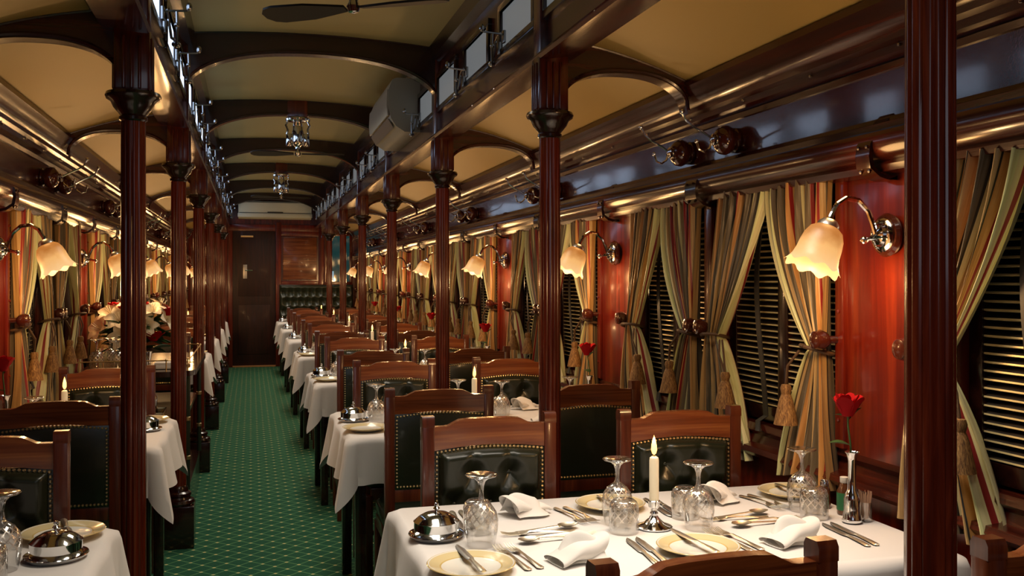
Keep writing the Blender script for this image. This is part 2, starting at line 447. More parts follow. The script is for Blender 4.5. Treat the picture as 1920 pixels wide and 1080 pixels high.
# clerestory side boards with the longitudinal beam
def clerestory(side):
    X = lambda x: mx(x, side)
    trim(MB().bx(X(1.026), X(1.085), YBACK, YEND, 2.215, 2.76), 'woodY')
    b = MB().prism([(X(p), q) for p, q in [(1.00, 2.205), (.994, 2.218), (1.002, 2.232), (1.03, 2.236), (1.03, 2.30), (1.17, 2.30), (1.172, 2.262), (1.160, 2.25), (1.145, 2.222), (1.03, 2.205)]], YBACK, YEND)
    trim(b, 'woodY')
    b = MB().prism([(X(p), q) for p, q in [(1.03, 2.345), (1.016, 2.35), (1.016, 2.362), (1.03, 2.366)]], YBACK, YEND)
    b.prism([(X(p), q) for p, q in [(1.035, 2.63), (.985, 2.655), (.975, 2.70), (.96, 2.735), (1.04, 2.735)]], YBACK, YEND)
    trim(b, 'dark')
    for k in range(0 if side > 0 else 1, 7):
        for a in (.10, .80, 1.50):
            y0 = POST0 + D*k + a; y1 = y0 + .46
            if side > 0 and 5.75 < y0+.2 < 7.0: continue          # behind the air conditioner
            w = window()
            f = MB()
            f.bx(X(1.008), X(1.035), y0-.035, y1+.035, 2.345, 2.375, .003); f.bx(X(1.008), X(1.035), y0-.035, y1+.035, 2.535, 2.565, .003)
            f.bx(X(1.008), X(1.035), y0-.035, y0, 2.375, 2.535, .003); f.bx(X(1.008), X(1.035), y1, y1+.035, 2.375, 2.535, .003)
            f.build('window_frame', 'dark', w)
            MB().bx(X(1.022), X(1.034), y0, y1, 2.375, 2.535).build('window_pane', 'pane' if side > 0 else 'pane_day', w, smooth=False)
clerestory(1); clerestory(-1)

# arches: across the clerestory and across each side ceiling, one object each
def arch_poly(x0, x1, zs0, zs1, za, top, n=28, e=2.3):
    xc = (x0+x1)/2; h = (x1-x0)/2; lo = []
    for i in range(n+1):
        t = -1 + 2*i/n
        t = math.copysign(1-(1-abs(t))**1.6, t)
        zs = zs0 + (zs1-zs0)*(t+1)/2
        lo.append((xc+t*h, zs+(za-zs)*max(0, 1-abs(t)**e)**(1/e)))
    up = [(x, top(x)) for x, _ in lo]
    return lo, up
def arch(x0, x1, zs0, zs1, za, top, y, th, m='dark', lip=True):
    lo, up = arch_poly(x0, x1, zs0, zs1, za, top)
    b = MB(); n = len(lo)
    vs = []; fs = []
    for yy in (y-th/2, y+th/2):
        vs += [(x, yy, z) for x, z in lo] + [(x, yy, z) for x, z in up]
    for i in range(n-1):
        fs.append((i, i+1, n+i+1, n+i)); fs.append((2*n+i, 3*n+i, 3*n+i+1, 2*n+i+1))
        fs.append((i, 2*n+i, 2*n+i+1, i+1)); fs.append((n+i, n+i+1, 3*n+i+1, 3*n+i))
    fs.append((0, n, 3*n, 2*n)); fs.append((n-1, 2*n+n-1, 4*n-1, 2*n-1))
    b.add(vs, fs)
    if lip:                                                         # raised bead along the curve, and small screws
        b.tube([(x, y-th/2, z+.012) for x, z in lo], .008, 6)
        b.tube([(x, y-th/2, z-.012) for x, z in up], .006, 6)
    return trim(b, m)
for k in range(0, 8):
    y = POST0 + D*k
    if y > YEND-.05: continue
    arch(CX-.69, CX+.69, 2.36, 2.36, 2.635, lambda x: crown(x)+.01, y, .075)
    for side in (1, -1):
        xa, xb = 1.085, 1.585
        f = lambda x, side=side: sidez((mx(x, side)-1.09)/.56)+.01
        if side > 0: arch(xa, xb, 2.03, 2.035, 2.172, f, y, .07, 'woodX')
        else: arch(mx(xb, -1), mx(xa, -1), 2.035, 2.03, 2.172, f, y, .07, 'woodX')
# screws dotting the cornice and rails are pattern on one strip per side
for side in (1, -1):
    b = MB(); y = .5
    while y < YEND-.3:
        b.sphere((mx(1.634, side), y, 2.028), .0055, 6, 4); b.sphere((mx(1.638, side), y+.2, 1.826), .0055, 6, 4)
        b.sphere((mx(.998, side), y+.15, 2.219), .005, 6, 4)
        y += .41
    trim(b, 'rivet')

# ------------------------------------------------------------------ end wall, door, mirror
ye = YEND
e = MB().bx(WL-.1, WX+.1, ye, ye+.08, 0, 2.8)
struct(e.build('wall_end', 'wood'))
e = MB()
e.bx(-.345, -.275, ye-.04, ye+.01, 0, 2.16, .008); e.bx(.385, .47, ye-.05, ye+.01, 0, 2.3, .008)
e.bx(-.345, 1.15, ye-.035, ye+.01, 2.155, 2.26, .008); e.bx(1.06, 1.14, ye-.05, ye+.01, 0, 2.3, .008)
e.bx(.47, 1.06, ye-.03, ye+.01, 1.30, 1.36, .006); e.bx(.47, 1.06, ye-.03, ye+.01, 2.08, 2.16, .006)
e.bx(-1.1, -.345, ye-.03, ye+.01, 0, .16, .006)
for i in range(6): e.bx(-1.06+.12*i, -.95+.12*i, ye-.012, ye+.01, .16, 2.2, .008)
trim(e, 'panel')
p = MB().bx(.50, 1.03, ye-.016, ye+.01, 1.38, 2.06, .01)
trim(p, 'crest')
dr = bpy.data.objects.new('door_1', None); C.objects.link(dr); struct(dr)
d = MB().bx(-.275, .385, ye-.022, ye+.01, .02, 2.155, .004)
for z0, z1 in ((.2, .98), (1.12, 2.02)):
    d.bx(-.19, .30, ye-.028, ye-.018, z0, z1, .006)
d.build('door_leaf', 'doorwood', dr)
d = MB().bx(-.115, -.055, ye-.036, ye-.022, 1.40, 1.62, .003); d.build('lock_plate', 'steel', dr)
MB().tube([(-.085, ye-.03, 1.53), (-.085, ye-.075, 1.53), (.03, ye-.075, 1.53)], .009, 8).build('door_handle', 'chrome', dr)
MB().bx(-.15, .04, ye-.05, ye-.022, 2.055, 2.085, .004).build('door_closer', 'brass', dr)
MB().bx(-.275, .385, ye-.07, ye+.0, .0, .022, .004).build('door_sill', 'threshold', dr)
w = window()
f = MB(); f.bx(1.14, 1.19, ye-.04, ye, 1.34, 2.14, .005); f.bx(1.55, 1.60, ye-.04, ye, 1.34, 2.14, .005); f.bx(1.14, 1.60, ye-.04, ye, 2.09, 2.14, .005); f.bx(1.14, 1.60, ye-.04, ye, 1.30, 1.35, .005)
f.build('window_frame', 'wood', w)
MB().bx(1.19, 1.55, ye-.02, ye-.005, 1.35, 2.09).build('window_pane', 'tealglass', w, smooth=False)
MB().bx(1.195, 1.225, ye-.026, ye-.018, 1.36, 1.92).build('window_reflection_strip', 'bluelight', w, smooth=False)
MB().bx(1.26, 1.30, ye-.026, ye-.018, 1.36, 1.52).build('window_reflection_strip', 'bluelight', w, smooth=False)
struct(MB().bx(WL-.1, WX+.1, YBACK-.08, YBACK, 0, 2.8).build('wall_back', 'wood'))

# ------------------------------------------------------------------ louvred windows with strap
def slat_window(side, y0, y1):
    X = lambda x: mx(x, side); o = window()
    z0, z1 = .925, 1.715
    f = MB(); st = .045; n = 2; cx = (y0+y1)/2
    f.bx(X(1.722), X(1.762), y0, y0+st, z0, z1, .004); f.bx(X(1.722), X(1.762), y1-st, y1, z0, z1, .004)
    f.bx(X(1.722), X(1.762), cx-.03, cx+.03, z0, z1, .004)
    f.bx(X(1.722), X(1.762), y0, y1, z0, z0+.05, .004); f.bx(X(1.722), X(1.762), y0, y1, z1-.05, z1, .004)
    f.build('window_frame', 'dark', o)
    s = MB(); eg = MB(); z = z0+.062
    while z < z1-.055:
        for a, b in ((y0+st, cx-.03), (cx+.03, y1-st)):
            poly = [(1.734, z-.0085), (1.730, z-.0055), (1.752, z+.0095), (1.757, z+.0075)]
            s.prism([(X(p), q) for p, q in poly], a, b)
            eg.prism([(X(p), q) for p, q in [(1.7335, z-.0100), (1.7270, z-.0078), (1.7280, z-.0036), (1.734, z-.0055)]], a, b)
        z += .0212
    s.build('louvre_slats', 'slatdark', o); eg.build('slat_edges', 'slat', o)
    MB().bx(X(1.764), X(1.772), y0, y1, z0, z1).build('dark_backing', 'slatback', o, smooth=False)  # added dark sheet behind the slats, hiding the void
    b = MB(); pts = []
    yc = cx+.10
    for i in range(13):
        t = i/12
        pts.append((X(1.712-.018*math.sin(t*3)), yc+.02*math.sin(t*5), z1-.03-t*.74))
    pts += [(X(1.69), yc+.0, z0+.0), (X(1.672), yc-.03, z0-.03), (X(1.668), yc-.07, z0-.025)]
    vs = []; fs = []
    for p in pts: vs += [(p[0], p[1]-.014, p[2]), (p[0], p[1]+.014, p[2]), (p[0]+(-.004 if side > 0 else .004), p[1]+.014, p[2]), (p[0]+(-.004 if side > 0 else .004), p[1]-.014, p[2])]
    for i in range(len(pts)-1):
        for j in range(4): fs.append((4*i+j, 4*i+(j+1) % 4, 4*i+4+(j+1) % 4, 4*i+4+j))
    b.add(vs, fs); b.build('window_strap', 'strap', o)
WIN = []
for side in (1, -1):
    for k in range(-1 if side > 0 else 1, 7):
        p = PAN0 + D*k
        for (a, b) in ((p+.25, p+.975), (p+1.115, p+1.77)):
            if b > YEND-.1: continue
            if side > 0 and b < 1.2: continue
            slat_window(side, a, b); WIN.append((side, k, a, b))

# ------------------------------------------------------------------ curtains
TZ = .40                         # fraction of drop under the tie
def curtain_proto(side, dr, var, W):
    ztop, ztie, zbot = 1.735, 1.205, .792
    sgn = -1 if side > 0 else 1                # into the room
    wt = .085
    q = random.Random(var*11+3); ph = q.random()*6; nf = 10.5+q.random()
    def fn(u, v):
        z = ztop + (zbot-ztop)*v
        if z >= ztie:
            t = (ztop-z)/(ztop-ztie); w = wt + (W-wt)*(1-t**1.75); amp = .026*(1-.45*t) ; off = .012*math.sin(PI*t)
            base = (-.012+.021*t) if dr > 0 else (.032-.075*t)
        else:
            t = (ztie-z)/(ztie-zbot); w = wt + .25*t**.75; amp = .016+.020*t; off = -.02*t; base = (.009 if dr > 0 else -.043)-.042*t**.8
        y = base + u*w
        sag = 0
        sn = math.sin(u*nf*2*PI*.62+ph+.8*math.sin(z*4)); d = .040 + amp*(sn*.75+.25*sn**3) + .006*math.sin(u*37+z*7) + off*u
        zz = z - (.03*u*(1-v) if z > ztie else 0) - (.012*math.sin(u*9) if v > .97 else 0)
        return (sgn*max(d, .006), dr*y, zz)
    o = thing('curtain', '', 'curtain', group='striped curtains tied back along the carriage windows')
    MB().grid(fn, 110, 46, uv=True).build('curtain_cloth', 'curtain', o, ang=180)
    t = MB(); pts = []                         # tieback rope
    for i in range(15):
        a = 2*PI*i/14
        pts.append((sgn*(.042+.047*math.cos(a)), dr*((.052 if dr > 0 else .0)+.060*math.sin(a)), ztie+.012*math.sin(a+1)-.004))
    t.tube(pts, .0065, 6, caps=False)
    t.tube([(sgn*.07, dr*.11, ztie-.01), (sgn*.085, dr*.15, ztie-.06), (sgn*.085, dr*.16, ztie-.12)], .004, 5)
    t.tube([(sgn*.075, dr*.10, ztie-.01), (sgn*.095, dr*.135, ztie-.06), (sgn*.085, dr*.16, ztie-.12)], .004, 5)
    tb = t.build('tieback', 'rope', o)
    T = Matrix.Translation((sgn*.085, dr*.16, ztie-.12))
    MB().lathe([(.0, .002), (.014, 0), (.018, -.012), (.014, -.03), (.016, -.034), (.022, -.05), (.033, -.10), (.038, -.125), (.0, -.123)], 14, T).build('tassel', 'tassel', tb)
    T = Matrix.Translation((sgn*.0, -dr*(.015 if dr > 0 else .045), ztie+.03)) @ Matrix.Rotation(PI/2*(-1 if side > 0 else 1), 4, 'Y')
    MB().lathe([(0, -.005), (.022, -.004), (.022, .006), (.011, .012), (.012, .05), (.024, .06), (.031, .078), (.026, .098), (0, .106)], 16, T).build('holdback_knob', 'knob', o)
    return o
CP = {}
for (side, k, a, b) in WIN:
    wpos = 'beside its lamp panel' 
    first = a < PAN0 + D*k + .5
    for dr in (1, -1):
        y = a+.004 if dr > 0 else b-.004
        if side > 0 and y < 1.9: continue
        if side < 0 and y < 3.9: continue
        if side > 0 and k == -1: y += .07
        key = (side, dr, first)
        if key not in CP: CP[key] = Proto(lambda key=key: curtain_proto(key[0], key[1], key[2]*2+key[1]+key[0], .345 if key[2] else .309))
        sd = 'right' if side > 0 else 'left'
        kk = k if side > 0 else k-1
        nth = ORD8[max(0, min(7, (k+1) if side > 0 else (k-1)))]
        lab = 'striped curtain tied to the %s of the %s window in the %s %s-wall bay' % (
            'near edge' if dr > 0 else 'far edge', 'first' if first else 'second', nth, sd)
        CP[key].put((mx(1.70, side), y, 0), 0, lab)

# ------------------------------------------------------------------ posts
def post_proto(sg=1):
    o = thing('fluted_post', '', 'post', group='fluted mahogany posts along the aisle')
    def flute(j, a, r, z):
        if .3 < z < 1.95 and r > .036: 
            return (r - .0035*max(0, math.cos(a*12))**2, z)
        return (r, z)
    pr = [(.040, .29), (.040, .34), (.0395, .36), (.0395, .8), (.0390, 1.2), (.0385, 1.6), (.038, 1.92), (.038, 1.95)]
    MB().lathe(pr, 96, rim=flute).build('shaft', 'wood', o, ang=60)
    b = MB().box(0, 0, .11, .165, .165, .22, .006)
    b.lathe([(.0, .215), (.078, .22), (.083, .232), (.078, .246), (.064, .252), (.060, .262), (.066, .27), (.064, .282), (.050, .29), (.046, .31), (.0395, .32)], 28)
    b.build('base', 'dark', o)
    c = MB().lathe([(.038, 1.925), (.044, 1.93), (.044, 1.94), (.040, 1.945), (.048, 1.955), (.062, 1.972), (.070, 1.99), (.083, 1.998), (.087, 2.008), (.083, 2.018), (.060, 2.022), (0, 2.022)], 28)
    c.build('capital', 'dark', o)
    u = MB().box(0, 0, 2.125, .112, .10, .21, .010)
    for e in (-1, 0, 1):
        u.box(e*.024, -.052, 2.11, .011, .010, .17, .0045)
        u.box(-.057, e*.024, 2.11, .010, .011, .17, .0045); u.box(.057, e*.024, 2.11, .010, .011, .17, .0045)
    u.box(-.028*sg, 0, 2.48, .045, .085, .52, .006)
    u.build('upper_block', 'wood', o)
    return o
PP = Proto(post_proto); PPL = Proto(lambda: post_proto(-1))
for k in range(7):
    PP.put((1.052, POST0+D*k, 0), 0, '%s fluted wooden post from the camera on the right of the aisle' % ORD[k])
for k in range(1, 7):
    PPL.put((mx(1.052, -1), POST0+D*k, 0), 0, '%s fluted wooden post from the camera on the left of the aisle' % ORD[k-1 if k < 6 else 6])

# ------------------------------------------------------------------ wall sconces
def sconce_proto(side):
    s = -1 if side > 0 else 1
    o = thing('wall_sconce', '', 'lamp', group='bell-shaded wall sconces between the windows')
    TX = Matrix.Rotation(PI/2*s, 4, 'Y')
    MB().lathe([(0, 0), (.058, 0), (.060, .008), (.054, .016), (0, .017)], 28, TX).build('wooden_pad', 'knob', o)
    TB = TX @ Matrix.Translation((0, 0, .016)) @ Matrix.Scale(1.0, 4)
    MB().lathe([(.0, .0), (.045, 0), (.047, .006), (.040, .012), (.032, .014), (.028, .022), (.014, .028), (0, .03)], 28, TB).build('backplate', 'chrome', o)
    pts = [(s*.04, 0, .0), (s*.05, 0, .03), (s*.065, 0, .065), (s*.095, 0, .093), (s*.130, 0, .098), (s*.160, 0, .080), (s*.178, 0, .05), (s*.185, 0, .03)]
    sm = []
    for i in range(len(pts)-1):
        for j in range(3): sm.append(tuple(Vector(pts[i]).lerp(Vector(pts[i+1]), j/3)))
    sm.append(pts[-1])
    MB().tube(sm, .0075, 8).build('arm', 'chrome', o)
    k = MB().tube([(s*.04, 0, -.005), (s*.075, -.012, -.012), (s*.082, -.012, -.014)], [.008, .006, .010], 8); k.sphere((s*.086, -.012, -.015), .011, 8, 6)
    k.build('switch_key', 'chrome', o)
    T = Matrix.Translation((s*.185, 0, .028)) @ Matrix.Rotation(R(24)*-s, 4, 'Y')
    MB().lathe([(0, .012), (.020, .010), (.029, 0), (.031, -.012), (.028, -.016)], 20, T).build('shade_holder', 'steel', o)
    prof = [(.010, -.008), (.029, -.009), (.044, -.020), (.053, -.040), (.0565, -.062), (.058, -.085), (.062, -.105), (.069, -.119), (.075, -.127)]
    def rim(j, a, r, z):
        k = max(0, (j-5)/3)
        return (r*(1+.045*k*math.cos(9*a)), z - .006*k*math.cos(9*a))
    sh = MB().lathe(prof, 54, None, rim=rim)
    so = sh.build('shade', 'shade', o, ang=180)
    so.location = (s*.185, 0, .028); so.rotation_euler = (0, -s*R(24), 0)
    return o
SC = {1: Proto(lambda: sconce_proto(1)), -1: Proto(lambda: sconce_proto(-1))}
def lamp(name, kind, loc, energy, col, size=.03, rot=None, sy=None, spread=None):
    d = bpy.data.lights.new(name, kind); d.energy = energy; d.color = col
    if kind == 'AREA':
        d.shape = 'RECTANGLE'; d.size = size; d.size_y = sy or size
    else: d.shadow_soft_size = size
    if kind == 'AREA' and spread: d.spread = R(spread)
    o = bpy.data.objects.new(name, d); C.objects.link(o); o.location = loc
    if rot: o.rotation_euler = rot
    return o
for side in (1, -1):
    for k in range(0 if side > 0 else 1, 7):
        y = PAN0 + D*k
        SC[side].put((mx(1.678, side), y, 1.535), 0, 'lit bell-shaded wall sconce, %s along the %s wall' % (ORD[k] if side > 0 else (ORD[k-1] if k < 6 else 'farthest'), 'right' if side > 0 else 'left'))
        s = -1 if side > 0 else 1
        lamp('sconce_light', 'POINT', (mx(1.678, side)+s*.272, y, 1.375), 5.2, (1, .57, .24), .035)
        lamp('sconce_glow', 'POINT', (mx(1.678, side)+s*.105, y, 1.425), 1.15, (1, .50, .17), .03)
        lamp('sconce_uplight', 'POINT', (mx(1.678, side)+s*.14, y, 1.69), 1.05, (1, .55, .20), .05)

# ------------------------------------------------------------------ hooks and rail brackets
def hook_proto(side):
    s = -1 if side > 0 else 1
    o = thing('coat_hook', '', 'hook', group='double coat hooks on turned bosses')
    TX = Matrix.Rotation(PI/2*s, 4, 'Y')
    MB().lathe([(0, 0), (.040, 0), (.045, .006), (.045, .012), (.036, .018), (.046, .026), (.053, .042), (.050, .062), (.036, .076), (.026, .082), (0, .083)], 28, TX).build('boss', 'knob', o)
    h = MB().lathe([(0, .082), (.020, .082), (.021, .094), (.012, .100), (0, .101)], 16, TX)
    h.tube([(s*.098, 0, .006), (s*.125, 0, .022), (s*.165, -.0, .042), (s*.195, 0, .062), (s*.21, 0, .09)], .004, 7); h.sphere((s*.212, 0, .094), .009, 8, 6)
    h.tube([(s*.098, 0, -.008), (s*.105, 0, -.03), (s*.125, 0, -.044), (s*.147, 0, -.036), (s*.155, 0, -.012)], .004, 7); h.sphere((s*.156, 0, -.008), .008, 8, 6)
    h.build('double_hook', 'chrome', o)
    return o
HK = {1: Proto(lambda: hook_proto(1)), -1: Proto(lambda: hook_proto(-1))}
def bracket_proto(side, curved):
    s = -1 if side > 0 else 1
    o = MB()
    out = [(0, .16), (.012, .168), (.030, .15), (.060, .115), (.085, .085), (.090, .05), (.085, .018), (.055, -.005), (.030, -.012), (0, -.012)]
    inn = [(0, .0), (.03, .0), (.05, .005), (.073, .022), (.078, .05), (.073, .08), (.05, .105), (.022, .14), (0, .148)]
    w = .030 if not curved else .045
    n = len(out)
    vs = []; fs = []
    for yy in (-w, w):
        vs += [(s*a, yy, b) for a, b in out] + [(s*a, yy, b) for a, b in inn]
    m = len(out)+len(inn)
    poly = list(range(m))
    for i in range(m): fs.append((i, (i+1) % m, m+(i+1) % m, m+i))
    q = [(i, i+1, m-2-i, m-1-i) for i in range(8)]
    fs += q + [tuple(x+m for x in f[::-1]) for f in q]
    o.add(vs, fs)
    for yy in (-w*.6, w*.6):
        o.sphere((s*.088, yy, .075), .006, 6, 4); o.sphere((s*.080, yy, .010), .006, 6, 4)
    return tag(o.build('rail_bracket', 'dark'), '', 'bracket', 'curved wooden brackets over the window rail')
BK = {}
for side in (1, -1):
    sd = 'right' if side > 0 else 'left'
    for k in range(0 if side > 0 else 1, 7):
        nth = (ORD[k] if side > 0 else (ORD[k-1] if k < 6 else 'farthest'))
        for j, dy in enumerate((-.245, .12)):
            y = POST0 + D*(k+1) + dy if k < 6 else None
            if y: HK[side].put((mx(1.673, side), y, 1.908), 0, 'double coat hook on round boss, %s of the %s pair on the %s wall' % ('nearer' if j == 0 else 'farther', nth, sd))
        BK.setdefault((side, 0), Proto(lambda side=side: bracket_proto(side, False))).put((mx(1.684, side), PAN0+D*k, 1.695), 0, 'dark curved rail bracket above the %s sconce on the %s wall' % (nth, sd))
        if k < 6: BK.setdefault((side, 1), Proto(lambda side=side: bracket_proto(side, True))).put((mx(1.684, side), POST0+D*(k+1)-.03, 1.695), 0, 'broad curved rail bracket above the %s window mullion on the %s wall' % (nth, sd))

# clerestory catches
def catch_proto(side):
    s = -1 if side > 0 else 1
    o = thing('window_catch', '', 'window catch', group='chrome catches under the clerestory panes')
    MB().box(s*.006, 0, .02, .012, .035, .05, .003).build('plate', 'dullchrome', o); MB().box(s*.006, .075, -.01, .012, .025, .05, .003).build('plate', 'dullchrome', o)
    a = MB().tube([(s*.01, 0, .03), (s*.05, 0, .033), (s*.095, -.005, .035)], .0045, 7); a.sphere((s*.10, -.005, .05), .011, 8, 6, (1, 1, 1.5))
    a.tube([(s*.02, 0, .035), (s*.02, .05, .035), (s*.02, .09, .02)], .0035, 6)
    a.build('arm', 'dullchrome', o)
    r = MB().tube([(s*.055, 0, .03), (s*.057, 0, -.02), (s*.055, 0, -.085)], .0055, 7)
    r.sphere((s*.055, 0, -.02), .010, 8, 6); r.sphere((s*.058, .008, -.092), .012, 8, 6); r.sphere((s*.045, .028, -.086), .011, 8, 6)
    r.tube([(s*.02, .08, .02), (s*.03, .08, -.05), (s*.055, .005, -.08)], .006, 6)
    r.build('drop_rod', 'dullchrome', o)
    return o
CT = {1: Proto(lambda: catch_proto(1)), -1: Proto(lambda: catch_proto(-1))}
for side in (1, -1):
    for k in range(0 if side > 0 else 1, 7):
        for j, a in enumerate((.10, .80)):
            y = POST0 + D*k + a + .36
            if side > 0 and 5.75 < POST0+D*k+a+.2 < 7.0: continue
            if y > YEND-.1 or y < 1.2: continue
            CT[side].put((mx(1.006, side), y, 2.385), 0, 'chrome catch under the %s clerestory pane of the %s roof bay, %s side' % (('first', 'second', 'third')[j], ORD[k], 'right' if side > 0 else 'left'))

# ------------------------------------------------------------------ ceiling fans
def fan_proto():
    o = thing('ceiling_fan', '', 'fan', group='two-bladed fans under the clerestory arches')
    MB().box(0, 0, .04, .15, .10, .13, .012).build('mounting_block', 'wood', o)
    b = MB().lathe([(0, -.022), (.085, -.022), (.092, -.032), (.088, -.044), (.05, -.05), (0, -.05)], 28)
    b.build('canopy', 'chrome', o)
    m = MB().lathe([(0, -.05), (.030, -.05), (.034, -.07), (.040, -.078), (.043, -.13), (.043, -.20), (.036, -.225), (.018, -.24), (.016, -.27), (.024, -.285), (.018, -.305), (0, -.312)], 24)
    m.build('motor', 'chrome', o)
    for e in (-1, 1):
        a = MB().tube([(e*.075, 0, -.045), (e*.088, 0, -.075), (e*.072, 0, -.11), (e*.080, 0, -.14), (e*.062, 0, -.16)], .008, 8)
        a.lathe([(0, -.14), (.020, -.14), (.024, -.155), (.024, -.225), (.018, -.235), (0, -.235)], 16, Matrix.Translation((e*.062, 0, 0)))
        a.build('side_bracket', 'chrome', o)
        poly = [(.03, -.018), (.09, -.034), (.17, -.054), (.29, -.058), (.325, -.046), (.345, -.018), (.345, .018), (.325, .046), (.29, .058), (.17, .054), (.09, .034), (.03, .018)]
        T = Matrix.Rotation(0 if e > 0 else PI, 4, 'Z') @ Matrix.Translation((0, 0, -.29)) @ Matrix.Rotation(R(11), 4, 'X')
        MB().prism(poly, -.004, .004, 'Z', T).build('blade', 'blade', o)
    return o
FP = Proto(fan_proto)
for i, (y, rz) in enumerate(((POST0+D, -.55), (POST0+3*D, -.1), (POST0+5*D, .2))):
    FP.put((CX, y, 2.64), rz, 'ceiling fan with chrome motor and dark blades, %s from the camera' % ('nearest', 'middle', 'farthest')[i])

# ------------------------------------------------------------------ air conditioners
o = thing('air_conditioner', 'grey wall air conditioner on the right clerestory board beside the fans', 'air conditioner', (1.028, 6.40, 2.33))
prof = [(0, 0), (-.10, 0), (-.155, .035), (-.185, .08), (-.205, .16), (-.200, .26), (-.175, .325), (-.15, .335), (0, .335)]
MB().prism(prof, -.47, .47).build('case', 'ac', o)
MB().prism([(-.165, .036), (-.192, .08), (-.200, .086), (-.165, .028)], -.43, .43).build('air_flap', 'ac_dark', o)
MB().prism([(-.206, .10), (-.212, .16), (-.207, .26), (-.20, .26), (-.203, .16), (-.198, .10)], -.46, .46).build('front_panel', 'ac', o)
o = thing('air_conditioner', 'pale air conditioner above the door on the end wall', 'air conditioner', (.375, YEND-.001, 2.345))
MB().prism([(0, 0), (-.14, 0), (-.19, .035), (-.20, .10), (-.20, .25), (-.17, .275), (0, .275)], -.56, .56, 'X').build('case', 'ac_pale', o)
b = MB().bx(-.55, .55, -.207, -.195, .085, .093, .002); b.bx(-.12, .12, -.207, -.195, .093, .108, .003); b.build('air_slot', 'ac_dark', o)
b = MB().bx(-.57, .57, -.205, -.196, .02, .08, .003); b.build('air_flap', 'ac_pale', o)

# ------------------------------------------------------------------ chairs
def tuft_depth(x, z, btn, seg, rad=.05):
    d = min(math.hypot(x-a, z-b) for a, b in btn)
    f = min(1, d/rad)**.6
    ds = 9
    for (ax, az, bx_, bz) in seg:
        vx, vz = bx_-ax, bz-az; t = max(0, min(1, ((x-ax)*vx+(z-az)*vz)/(vx*vx+vz*vz)))
        ds = min(ds, math.hypot(x-ax-t*vx, z-az-t*vz))
    g = min(1, ds/.022)**.7
    return f*(.72+.28*g)
def chair_proto():
    o = thing('dining_chair', '', 'chair', group='mahogany and leather dining chairs')
    hw = .193
    for e in (-1, 1):
        p = MB().box(e*hw, 0, .485, .038, .040, .97, .005)
        p.prism([(-.020, .965), (.020, .965), (.020, .988), (.014, .998), (-.014, .998), (-.020, .988)], e*hw-.019, e*hw+.019, 'X')
        p.build('back_post', 'chair', o)
        MB().box(e*.185, -.395, .20, .040, .040, .40, .005).build('leg', 'chair', o)
    xs = [-.176, -.14, -.128, -.112, -.095, -.06, 0, .06, .095, .112, .128, .14, .176]
    zt = [.966, .966, .968, .976, .984, .987, .988, .987, .984, .976, .968, .966, .966]
    up = list(zip(xs, zt)); n = 14
    lo = [(.176-.352*i/n, .893+.014*math.sin(PI*i/n)) for i in range(n+1)]
    MB().prism(up+lo, -.014, .014).build('crest_rail', 'crest', o)
    r = MB().box(0, 0, .588, .352, .026, .05, .004); r.build('lower_rail', 'chair', o)
    # tufted leather front
    pw, z0, z1 = .161, .624, .885
    btn = [(-.058, .82), (.058, .82), (-.115, .73), (0, .73), (.115, .73), (-.058, .65), (.058, .65)]
    seg = []
    for i, a in enumerate(btn):
        for b in btn[i+1:]:
            if .06 < math.hypot(a[0]-b[0], a[1]-b[1]) < .115 and abs(a[1]-b[1]) > .02: seg.append((*a, *b))
    seg += [(-.058, .82, -.058, .9), (.058, .82, .058, .9), (-.115, .73, -.18, .79), (.115, .73, .18, .79)]
    def fn(u, v):
        x = -pw+2*pw*u; z = z0+(z1-z0)*v + .012*math.sin(PI*u)*v
        eg = min(u, 1-u, v, 1-v); k = min(1, eg/.06)**.5
        return (x, -.012 - .034*k*tuft_depth(x, z, btn, seg), z)
    f = MB().grid(fn, 46, 40); f.build('tufted_front', 'tuft', o, ang=180)
    b0 = None
    for (x, z) in btn:
        if b0 is None: b0 = MB().sphere((0, 0, 0), .008, 8, 6, (1, .6, 1)).build('tufting_button', 'leather', o); b = b0
        else: b = b0.copy(); C.objects.link(b)
        b.location = (x, -.017, z)
    MB().bx(-.176, .176, -.012, .015, .61, .90, .004).build('leather_rear', 'leather', o)
    per = []
    nn = 26
    for i in range(nn+1): per.append((-.165+.33*i/nn, .888+.012*math.sin(PI*i/nn)))
    for i in range(nn+1): per.append((-.165+.33*i/nn, .622))
    for i in range(1, 20):
        z = .622+.266*i/20; per += [(-.167, z), (.167, z)]
    for yy in (-.014, .016):
        nl = MB()
        for x, z in per: nl.sphere((x, yy, z), .0050, 6, 4)
        nl.build('nail_trim', 'brass', o)
    s = MB()
    def sf(u, v):
        a = 2*PI*u; q = .22
        cx_, sy_ = math.cos(a), math.sin(a)
        x = .205*math.copysign(abs(cx_)**q, cx_); y = .205*math.copysign(abs(sy_)**q, sy_)
        ph = v*PI; k = max(0, math.sin(ph))**.35
        return (x*k, -.215+y*k, .465+.042*math.copysign(abs(math.cos(ph))**.6, math.cos(ph)))
    s.grid(sf, 44, 15, closeu=True); s.build('seat', 'leather', o, ang=180)
    a = MB(); a.box(0, -.40, .405, .35, .025, .055, .004); a.box(0, -.005, .405, .35, .025, .055, .004)
    for e in (-1, 1): a.box(e*.188, -.2, .405, .025, .37, .055, .004)
    a.build('seat_frame', 'chair', o)
    st = MB()
    for e in (-1, 1): st.box(e*.188, -.2, .17, .02, .37, .028, .004)
    st.box(0, -.2, .17, .36, .02, .024, .004); st.build('stretcher', 'chair', o)
    return o
CH = Proto(chair_proto)
XI, XO = .700, 1.322
